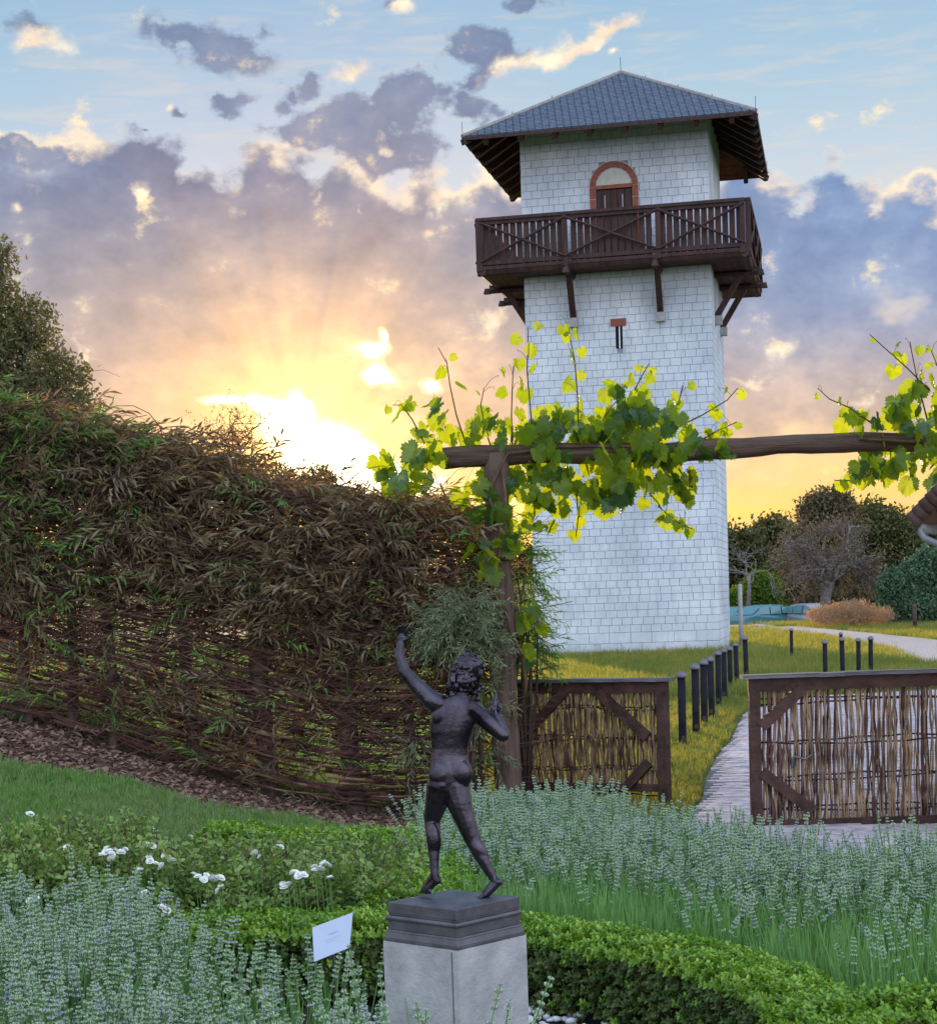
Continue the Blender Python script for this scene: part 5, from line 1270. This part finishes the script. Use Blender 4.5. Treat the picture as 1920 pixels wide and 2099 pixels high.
# ---------------------------------------------------------------- box hedges
def offset_poly(P, w):
    P = [Vector((*p, 0)) for p in P]; L_, R_ = [], []
    for i, p in enumerate(P):
        t = (P[min(i + 1, len(P) - 1)] - P[max(i - 1, 0)]).normalized(); n = Vector((-t.y, t.x, 0)); L_.append(p + n * w / 2); R_.append(p - n * w / 2)
    return L_, R_
def box_hedge(label, P, w, H, n, seed):
    rnd = random.Random(seed); Pd = []
    for i in range(len(P) - 1):
        for k in range(4): t = k / 4; Pd.append((P[i][0] * (1 - t) + P[i + 1][0] * t, P[i][1] * (1 - t) + P[i + 1][1] * t))
    Pd.append(P[-1]); e = empty('box_hedge', (P[0][0], P[0][1], 0)); tag(e, label, 'hedge', 'clipped box hedges edging the beds')
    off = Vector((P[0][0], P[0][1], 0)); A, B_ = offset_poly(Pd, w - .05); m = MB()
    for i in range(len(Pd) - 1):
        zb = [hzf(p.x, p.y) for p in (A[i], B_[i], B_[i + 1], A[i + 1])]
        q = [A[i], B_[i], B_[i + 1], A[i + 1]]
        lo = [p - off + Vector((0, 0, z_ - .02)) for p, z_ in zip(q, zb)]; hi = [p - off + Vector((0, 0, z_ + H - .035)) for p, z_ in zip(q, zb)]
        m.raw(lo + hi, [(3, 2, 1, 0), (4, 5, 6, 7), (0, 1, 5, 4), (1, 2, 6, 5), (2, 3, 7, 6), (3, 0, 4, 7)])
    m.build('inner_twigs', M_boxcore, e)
    A, B_ = offset_poly(Pd, w); seg = [(Vector((*Pd[i + 1], 0)) - Vector((*Pd[i], 0))).length for i in range(len(Pd) - 1)]; tot = sum(seg)
    PP, RR, SS, II = [], [], [], []
    while len(PP) < n:
        s = rnd.random() * tot; i = 0
        while i < len(seg) - 1 and s > seg[i]: s -= seg[i]; i += 1
        t = s / seg[i]; a = A[i].lerp(A[i + 1], t); b_ = B_[i].lerp(B_[i + 1], t); gz_ = hzf((a.x + b_.x) / 2, (a.y + b_.y) / 2)
        face = rnd.random(); j = rnd.uniform(-.028, .018); nrm = (b_ - a).normalized()
        hump = .018 * mnoise.noise(Vector((a.x * 5, a.y * 5, 2)))
        if face < w / (w + 2 * H):
            f = rnd.random(); p = a.lerp(b_, f); z_ = gz_ + H + j + hump; tilt = Vector((rnd.gauss(0, .35), rnd.gauss(0, .35), 1))
        else:
            f = rnd.random() ** .85; z_ = gz_ + H * f
            dens_ = .45 + .55 * f
            if rnd.random() > dens_: continue
            bulge = .02 * mnoise.noise(Vector((a.x * 7, z_ * 8, a.y * 7)))
            if rnd.random() < .5: p = a - nrm * (j + bulge); tilt = -nrm * 1.0
            else: p = b_ + nrm * (j + bulge); tilt = nrm * 1.0
            tilt = tilt + Vector((rnd.gauss(0, .35), rnd.gauss(0, .35), rnd.uniform(.1, .9)))
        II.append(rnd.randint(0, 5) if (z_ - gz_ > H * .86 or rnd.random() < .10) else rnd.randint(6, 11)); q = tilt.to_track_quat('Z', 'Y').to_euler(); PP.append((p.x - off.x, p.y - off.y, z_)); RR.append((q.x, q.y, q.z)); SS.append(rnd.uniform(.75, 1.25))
    # ends
    for (pe, pn) in ((Pd[0], Pd[1]), (Pd[-1], Pd[-2])):
        d = (Vector((*pe, 0)) - Vector((*pn, 0))).normalized(); nn = Vector((-d.y, d.x, 0))
        for _ in range(int(n * w * H / (tot * (w + 2 * H)))):
            p = Vector((*pe, 0)) + nn * rnd.uniform(-w / 2, w / 2) + d * rnd.uniform(-.03, .015); tl = d + Vector((rnd.gauss(0, .35), rnd.gauss(0, .35), rnd.uniform(0, .8))); q = tl.to_track_quat('Z', 'Y').to_euler()
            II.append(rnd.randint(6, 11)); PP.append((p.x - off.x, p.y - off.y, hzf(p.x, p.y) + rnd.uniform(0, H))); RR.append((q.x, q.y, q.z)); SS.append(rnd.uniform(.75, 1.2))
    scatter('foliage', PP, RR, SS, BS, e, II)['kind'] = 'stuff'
box_hedge('clipped box hedge curving from behind the pedestal to the lower right', [(.06, 7.98), (.36, 7.76), (.72, 7.39), (.94, 7.12), (1.06, 6.86), (1.16, 6.56), (1.23, 6.2), (1.23, 5.3)], .24, .31, 8500, 1)
box_hedge('short clipped box hedge at the lower right corner', [(1.38, 6.10), (2.4, 6.16)], .20, .31, 3800, 2)
box_hedge('clipped box hedge behind the white placard, left of the pedestal', [(-1.22, 8.13), (-.1, 7.98)], .32, .31, 5200, 3)
box_hedge('L shaped box hedge behind the roses, ending near the statue', [(-1.3, 10.6), (-.75, 10.5), (-.10, 10.5), (-.085, 9.6), (-.07, 8.3)], .40, .36, 9500, 4)

# ---------------------------------------------------------------- rose bushes
def rose_sprig(seed):
    rnd = random.Random(seed); random.seed(seed); m = MB()
    m.mi = 1; m.tube([(0, 0, 0), (.02, 0, .05), (.03, .01, .11)], .0016, 3, cap=False); m.mi = 0
    for i in range(9):
        q = Vector((.02 * i / 4, 0, .11 * (i // 2) / 4)); a = i * 2.6 + rnd.uniform(-.3, .3); d = Vector((math.cos(a), math.sin(a), rnd.uniform(-.3, .7))).normalized() * rnd.uniform(.025, .042)
        s = d.cross(Vector((rnd.uniform(-.5, .5), 0, 1))).normalized() * rnd.uniform(.008, .013); n = len(m.v)
        m.v += [tuple(q), tuple(q + d * .35 + s), tuple(q + d * .75 + s * .75), tuple(q + d), tuple(q + d * .75 - s * .75), tuple(q + d * .35 - s)]; m.f += [(n, n + 1, n + 2, n + 3, n + 4, n + 5)]; m.m += [0]
    return m.mesh('sprig', [M_rose, M_twig])
RS = [rose_sprig(i) for i in range(6)]
def rose_flower(seed, r=.028):
    rnd = random.Random(seed); m = MB()
    for (k, rad, tilt, off) in ((6, 1.0, .25, 0), (5, .8, .7, .5), (4, .5, 1.15, .2)):
        for i in range(k):
            a = 6.283 * i / k + off + rnd.uniform(-.2, .2); c, s = math.cos(a), math.sin(a); L = r * rad * rnd.uniform(.85, 1.15); w = r * rad * .62
            row = []
            for (t, ww) in ((0, .25), (.5, 1), (.85, .9), (1.0, .45)):
                rr2 = L * t * math.cos(tilt * t) ; zz = L * t * math.sin(tilt) + (.0 if k == 6 else .002)
                row.append((Vector((c * rr2 - s * w * ww, s * rr2 + c * w * ww, zz)), Vector((c * rr2 + s * w * ww, s * rr2 - c * w * ww, zz))))
            for j in range(3): m.face([row[j][0], row[j][1], row[j + 1][1], row[j + 1][0]])
    return m.mesh('flower', M_petal)
RF = [rose_flower(i) for i in range(4)]
fl = [(82, 180), (84, 186), (265, 168), (262, 172), (430, 186), (455, 184), (478, 190), (440, 196), (398, 200), (575, 156), (602, 164), (588, 215), (645, 210), (665, 208), (615, 235), (780, 284), (812, 280), (840, 292), (872, 325), (1022, 207), (1095, 165), (1115, 315), (1135, 318), (470, 425), (495, 432), (636, 405), (652, 416), (118, 380), (545, 262), (1240, 250), (1262, 258), (1290, 240), (1150, 272), (1175, 280), (55, 530), (750, 130), (118, 38), (480, 340), (570, 350), (1300, 290)]
fl = [(x / 1.9208, 1650 + y / 1.9208) for x, y in fl]
rb_x = [-2.15, -1.75, -1.4, -1.05, -.7, -.38]
labs = ['rose bush at the left edge with a few white blooms', 'second rose bush from the left edge, carrying white rose clusters', 'third rose bush from the left edge, with the fullest white clusters', 'rose bush behind the left end of the box hedge', 'loose rose bush above the white placard', 'sparse rose bush nearest the pedestal']
rnd = random.Random(77)
bushes = []
for i, x in enumerate(rb_x):
    y = 8.95 + .1 * (i % 2); gz_ = hzf(x, y); e = empty('rose_bush', (x, y, gz_)); tag(e, labs[i], 'rose bush', 'white rose bushes between lawn and lavender'); bushes.append(e)
    m = MB()
    for _ in range(16):
        a = rnd.uniform(0, 6.28); q = Vector((math.cos(a) * rnd.uniform(.08, .3), math.sin(a) * rnd.uniform(.08, .5), rnd.uniform(.3, .62)))
        m.tube([(rnd.uniform(-.04, .04), rnd.uniform(-.04, .04), 0), tuple(q * .5 + Vector((0, 0, .06))), tuple(q)], [.006, .004, .002], 4)
    m.build('stem', M_twig, e)
    P_ = [];
    hh = (.52, .54, .50, .44, .46, .42)[i]
    while len(P_) < (1150 if i < 5 else 650):
        xx, yy_, zz = rnd.uniform(-.30, .30), rnd.uniform(-.75, .62), rnd.random() ** .7
        if mnoise.noise(Vector(((x + xx) * 4, yy_ * 4, zz * 3))) < -.18: continue
        P_.append((xx, yy_, zz * hh * (1 + .22 * mnoise.noise(Vector(((x + xx) * 3, yy_ * 3, 9))))))
    scatter('foliage', P_, [(rnd.gauss(0, .6), rnd.gauss(0, .6), rnd.uniform(0, 6.28)) for _ in P_], [rnd.uniform(.6, 1.15) for _ in P_], RS, e)['kind'] = 'stuff'
    m = MB()
    for _ in range(7):
        a, b_ = rnd.uniform(-.25, .25), rnd.uniform(-.6, .3); m.tube([(a, b_, hh * .6), (a + rnd.uniform(-.08, .08), b_, hh * 1.1), (a + rnd.uniform(-.12, .12), b_, hh * 1.1 + rnd.uniform(.05, .16))], [.003, .0022, .0012], 3)
    m.build('wild_shoot', M_twig, e)['kind'] = 'stuff'
fl = fl + [(px + rnd.uniform(-14, 14), py + rnd.uniform(-9, 9)) for (px, py) in fl[:34]]
for (px, py) in fl:
    # depth along the view so the bloom sits at the top of the bushes
    Yf = max(7.7, min(9.4, 1.10 * F / (py - (1259 - px * .036))))
    p = at(px, py, Yf); e = min(bushes, key=lambda b_: abs(b_.location.x - p.x))
    o = link('flower', rnd.choice(RF), e, p - e.location, (rnd.uniform(.1, 1.0), rnd.uniform(-.4, .4), rnd.uniform(0, 6.28))); s = rnd.uniform(.5, .8); o.scale = (s, s, s)
    m = MB(); q = p - e.location; m.tube([(q.x + .01, q.y + .02, max(0, q.z - .22)), (q.x, q.y, q.z)], .0018, 3); m.build('flower_stalk', M_lavs, e)

# ---------------------------------------------------------------- lavender
FX, FY = [.2, .4, .8, 1.12, 1.3, 1.45, 2.6], [8.15, 7.98, 7.6, 7.25, 6.8, 6.4, 6.35]
def lav_stem(seed, bare=False):
    """Flower stem half a metre tall with stacked whorls."""
    rnd = random.Random(seed); random.seed(seed); m = MB(); H = 0.5
    bx, by = rnd.uniform(-.05, .05), rnd.uniform(-.05, .05)
    P_ = lambda t: Vector((bx * t * t, by * t * t, H * t))
    m.mi = 1; m.tube([P_(t) for t in (0, .35, .7, 1)], [.0034, .003, .0026, .002], 3, cap=False); m.mi = 0
    if not bare:
        nw = rnd.randint(5, 9); t = 1.0
        for i in range(nw):
            c = P_(t); r = rnd.uniform(.0085, .0118) * (.7 if i == 0 else 1); n = 5; q0 = rnd.uniform(0, 6)
            for j in range(n):
                a = q0 + 6.283 * j / n; d = Vector((math.cos(a), math.sin(a), 0)); s = Vector((-math.sin(a), math.cos(a), 0)) * r * .55
                k = len(m.v); up = Vector((0, 0, r * .75))
                m.v += [tuple(c - up * .35), tuple(c + d * r * .85 + s), tuple(c + d * r * 1.25 + up * .55), tuple(c + d * r * .85 - s), tuple(c + d * r * .45 + up)]
                m.f += [(k, k + 1, k + 2, k + 3), (k + 1, k + 4, k + 2), (k + 3, k + 2, k + 4)]; m.m += [0] * 3
            t -= rnd.uniform(.026, .034) * (1 + (.35 * i if i > nw - 4 else .06 * i))
    return m.mesh('lavender', [M_lavf, M_lavs])
def lav_tuft(seed):
    rnd = random.Random(seed); random.seed(seed); m = MB()
    for i in range(14):
        a = rnd.uniform(0, 6.28); b0 = Vector((math.cos(a), math.sin(a), 0)) * rnd.uniform(0, .05); tip = b0 + Vector((math.cos(a) * rnd.uniform(.02, .12), math.sin(a) * rnd.uniform(.02, .12), rnd.uniform(.45, 1.0))); s = Vector((-math.sin(a), math.cos(a), 0)) * .006; mid = b0.lerp(tip, .55) + Vector((0, 0, .05)); k = len(m.v)
        m.v += [tuple(b0 - s), tuple(b0 + s), tuple(mid + s), tuple(tip), tuple(mid - s)]; m.f += [(k, k + 1, k + 2, k + 4), (k + 4, k + 2, k + 3)]; m.m += [0, 0]
    return m.mesh('tuft', M_lavs)
LV = [lav_stem(i) for i in range(10)] + [lav_stem(50, True)]
LT = [lav_tuft(i) for i in range(5)]
def lavender(name, label, region, n, nt, hfun, seed, fronty=False):
    rnd = random.Random(seed); P_, R_, S_, I_ = [], [], [], []; P2, R2, S2 = [], [], []
    (xa, xb, ya, yb), inside = region
    cents = []
    k = 0
    while len(P_) < n:
        x, y = rnd.uniform(xa, xb), rnd.uniform(ya, yb)
        if not inside(x, y): continue
        if not fronty and x > -1.0 and rnd.random() < (.45 if y < 6.2 else .7): continue
        if rnd.random() > .72 + .9 * mnoise.noise(Vector((x * 2.6, y * 2.0, 7.7))): continue
        if fronty and rnd.random() > .06 + .94 * float(sstep(y - np.interp(x, FX, FY), .6, 1.9)): continue
        H = hfun(x, y) * rnd.choice((rnd.uniform(.70, 1.05), rnd.uniform(.85, 1.08), rnd.uniform(.9, 1.16))) * (1 + .16 * mnoise.noise(Vector((x * 3.3, y * 3.3, 0))))
        fx, fy = mnoise.noise(Vector((x * 2.2, y * 2.2, 4))), mnoise.noise(Vector((x * 2.2, y * 2.2, 8)))
        P_.append((x, y, hzf(x, y))); R_.append((fx * .75 + rnd.gauss(0, .12), fy * .75 + rnd.gauss(0, .12), rnd.uniform(0, 6.28))); w = rnd.uniform(.8, 1.1); S_.append((w, w, H / .5)); I_.append(rnd.randint(0, 10))
    while len(P2) < nt:
        x, y = rnd.uniform(xa, xb), rnd.uniform(ya, yb)
        if not inside(x, y): continue
        if not fronty and x > -1.0 and y > 5.8 and rnd.random() < .8: continue
        P2.append((x, y, hzf(x, y))); R2.append((rnd.gauss(0, .13), rnd.gauss(0, .13), rnd.uniform(0, 6.28))); w = rnd.uniform(.8, 1.2); S2.append((w, w, hfun(x, y) * rnd.uniform(.55, 1.0)))
    tag(scatter(name, P_, R_, S_, LV, None, I_), label, 'lavender', kind='stuff')
    tag(scatter('lavender_leaves', P2, R2, S2, LT), label.replace('lavender spikes', 'green lavender leaves').replace('spikes', 'leaves'), 'lavender', kind='stuff')
# stem meshes are 1 m tall: whorl spacing is stretched back by the height scale, so keep it close to .5
def in_right(x, y):
    front = np.interp(x, FX, FY); back = np.interp(x, [-.1, .6, .95, 1.27, 1.6, 1.92, 2.6], [11.8, 11.8, 11.7, 10.6, 9.9, 9.3, 8.9])
    return front < y < back and x < y * .30 and x > .06 + (y - 8) * .0 - .12 * (y > 8.6)
lavender('lavender', 'grey green lavender spikes filling the bed between the gates and the right box hedge', ((-.1, 3.4, 6.3, 13.2), in_right), 3500, 6500, lambda x, y: .50, 91, True)
def in_left(x, y): return x < -.10 + .06 * (5.6 - y) and x > -.27 * y and (y < 7.5 or x < -1.2) and not (y > 7.0 and x > -.35) and not (x > -.9 and y > 6.9)
lavender('lavender', 'grey green lavender spikes rising across the lower left corner in front of the roses', ((-2.1, 0.0, 4.5, 8.1), in_left), 1500, 1500, lambda x, y: float(np.interp(x, [-1.8, -1.0, -.5, -.1], [.58, .53, .47, .42])), 92)
def in_ped(x, y): return -.26 < x < .02 and 4.55 < y < 4.95
lavender('lavender', 'few lavender spikes standing before the left face of the concrete pedestal', ((-.28, .05, 4.5, 5.0), in_ped), 40, 10, lambda x, y: .68 + (.1 if x < -.12 else 0), 93)

# ---------------------------------------------------------------- grass
def grass_tuft(seed, mt, nb=11, w=.05, spread=.35):
    rnd = random.Random(seed); m = MB()
    for i in range(nb):
        a = rnd.uniform(0, 6.28); b0 = Vector((rnd.uniform(-1, 1), rnd.uniform(-1, 1), 0)) * spread; ln = rnd.uniform(.1, .6); h_ = rnd.uniform(.5, 1.1)
        mid = b0 + Vector((math.cos(a) * ln * .35, math.sin(a) * ln * .35, h_ * .6)); tip = b0 + Vector((math.cos(a) * ln, math.sin(a) * ln, h_)); s = Vector((-math.sin(a), math.cos(a), 0)) * w; k = len(m.v)
        m.v += [tuple(b0 - s), tuple(b0 + s), tuple(mid + s * .7), tuple(tip), tuple(mid - s * .7)]; m.f += [(k, k + 1, k + 2, k + 4), (k + 4, k + 2, k + 3)]; m.m += [0, 0]
    return m.mesh('tuft', mt)
GL = [grass_tuft(i, M_grass) for i in range(5)]; GM = [grass_tuft(20 + i, M_meadow) for i in range(5)]; GBK = [grass_tuft(60 + i, M_grass, 18, .035, .9) for i in range(4)]; GF = [grass_tuft(40 + i, M_meadow, 18, .035, .9) for i in range(4)]
def grass(label, n, fn, variants, h0, h1, seed, ws=1.0):
    r = np.random.default_rng(seed); P_ = []; 
    while len(P_) < n:
        x, y = fn(r)
        if x is None: continue
        P_.append((x, y, hzf(x, y)))
    m_ = len(P_); s = r.uniform(h0, h1, m_); s3 = np.stack([s * ws, s * ws, s * r.uniform(.7, 1.3, m_)], 1)
    rot = np.stack([r.normal(0, .12, m_), r.normal(0, .12, m_), r.uniform(0, 6.28, m_)], 1)
    tag(scatter('grass', P_, rot, s3, variants), label, 'grass', kind='stuff')
def f_lawn(r):
    x, y = r.uniform(-3.6, .0), r.uniform(8.6, 14.0)
    edge = 13.5 + .06 * x + .12 * math.sin(x * 5)
    if y > edge or x < -.25 * y: return None, None
    if mnoise.noise(Vector((x * 2.2, y * 1.2, 0))) < -.35 and r.random() < .6: return None, None
    return x, y
grass('short green lawn on the bank below the woven hedge', 15000, f_lawn, GL, .040, .085, 1)
def f_mid(r):
    y = 13.6 + 20 * r.random() ** 1.5; x = r.uniform(-.2, .25 * y)
    if x > pedge(y) - .03 and y < 31: return None, None
    if y < 15.4 and x < .6: return None, None
    return x, y
grass('lush grass between the bollards, the gate and the tower', 15000, f_mid, GM, .05, .09, 2)
def inroad(x, y):
    if y < 86: lo = np.interp(y, [25, 42.6, 52.9, 66.4, 79.1, 88], [10.4, 11, 12.7, 14, 14.4, 13.2]); hi = np.interp(y, [25, 44, 58.8, 69.3, 86.2], [13, 14.6, 15.7, 16.1, 16.5]); return lo < x < hi
    return 87.5 < y < 98 and x < 16
def f_far(r):
    y = 30 + 72 * r.random() ** 1.1; x = r.uniform(-.05 * y - 1, .27 * y)
    if inroad(x, y): return None, None
    if abs(x - TX) < 3.1 and abs(y - TY) < 3.1: return None, None
    if y < 31 and x > pedge(y): return None, None
    return x, y
grass('sunlit meadow grass round the tower and beyond the gravel road', 26000, f_far, GF, .13, .24, 3)
def f_back(r):
    y = 15.3 + 40 * r.random() ** 1.8; x = r.uniform(-.27 * y - .3, .25)
    return x, y
grass('tall meadow grass glimpsed through the gaps of the woven hedge', 17000, f_back, GBK, .10, .20, 4)
# bark chips
cm = []
for i in range(4):
    m = MB(); random.seed(i); m.box((0, 0, 0), (.034, .012 + .004 * i, .006), None, .8); cm.append(m.mesh('chip', mat('bark_chip_%d' % i, [(.040, .02, .014), (.085, .047, .033), (.16, .092, .064), (.25, .16, .115)][i], None, 3, .95)))
r = np.random.default_rng(9); P_ = []
while len(P_) < 6500:
    x, y = r.uniform(-4, .8), r.uniform(13.1, 15.5); edge = 13.5 + .06 * x
    if y < edge - .1: continue
    P_.append((x, y, hzf(x, y) + .006))
tag(scatter('bark_mulch', P_, np.stack([r.normal(0, .4, 6500), r.normal(0, .4, 6500), r.uniform(0, 6.28, 6500)], 1), r.uniform(.6, 1.7, 6500), cm), 'brown bark mulch along the foot of the woven hedge', 'mulch', kind='stuff')
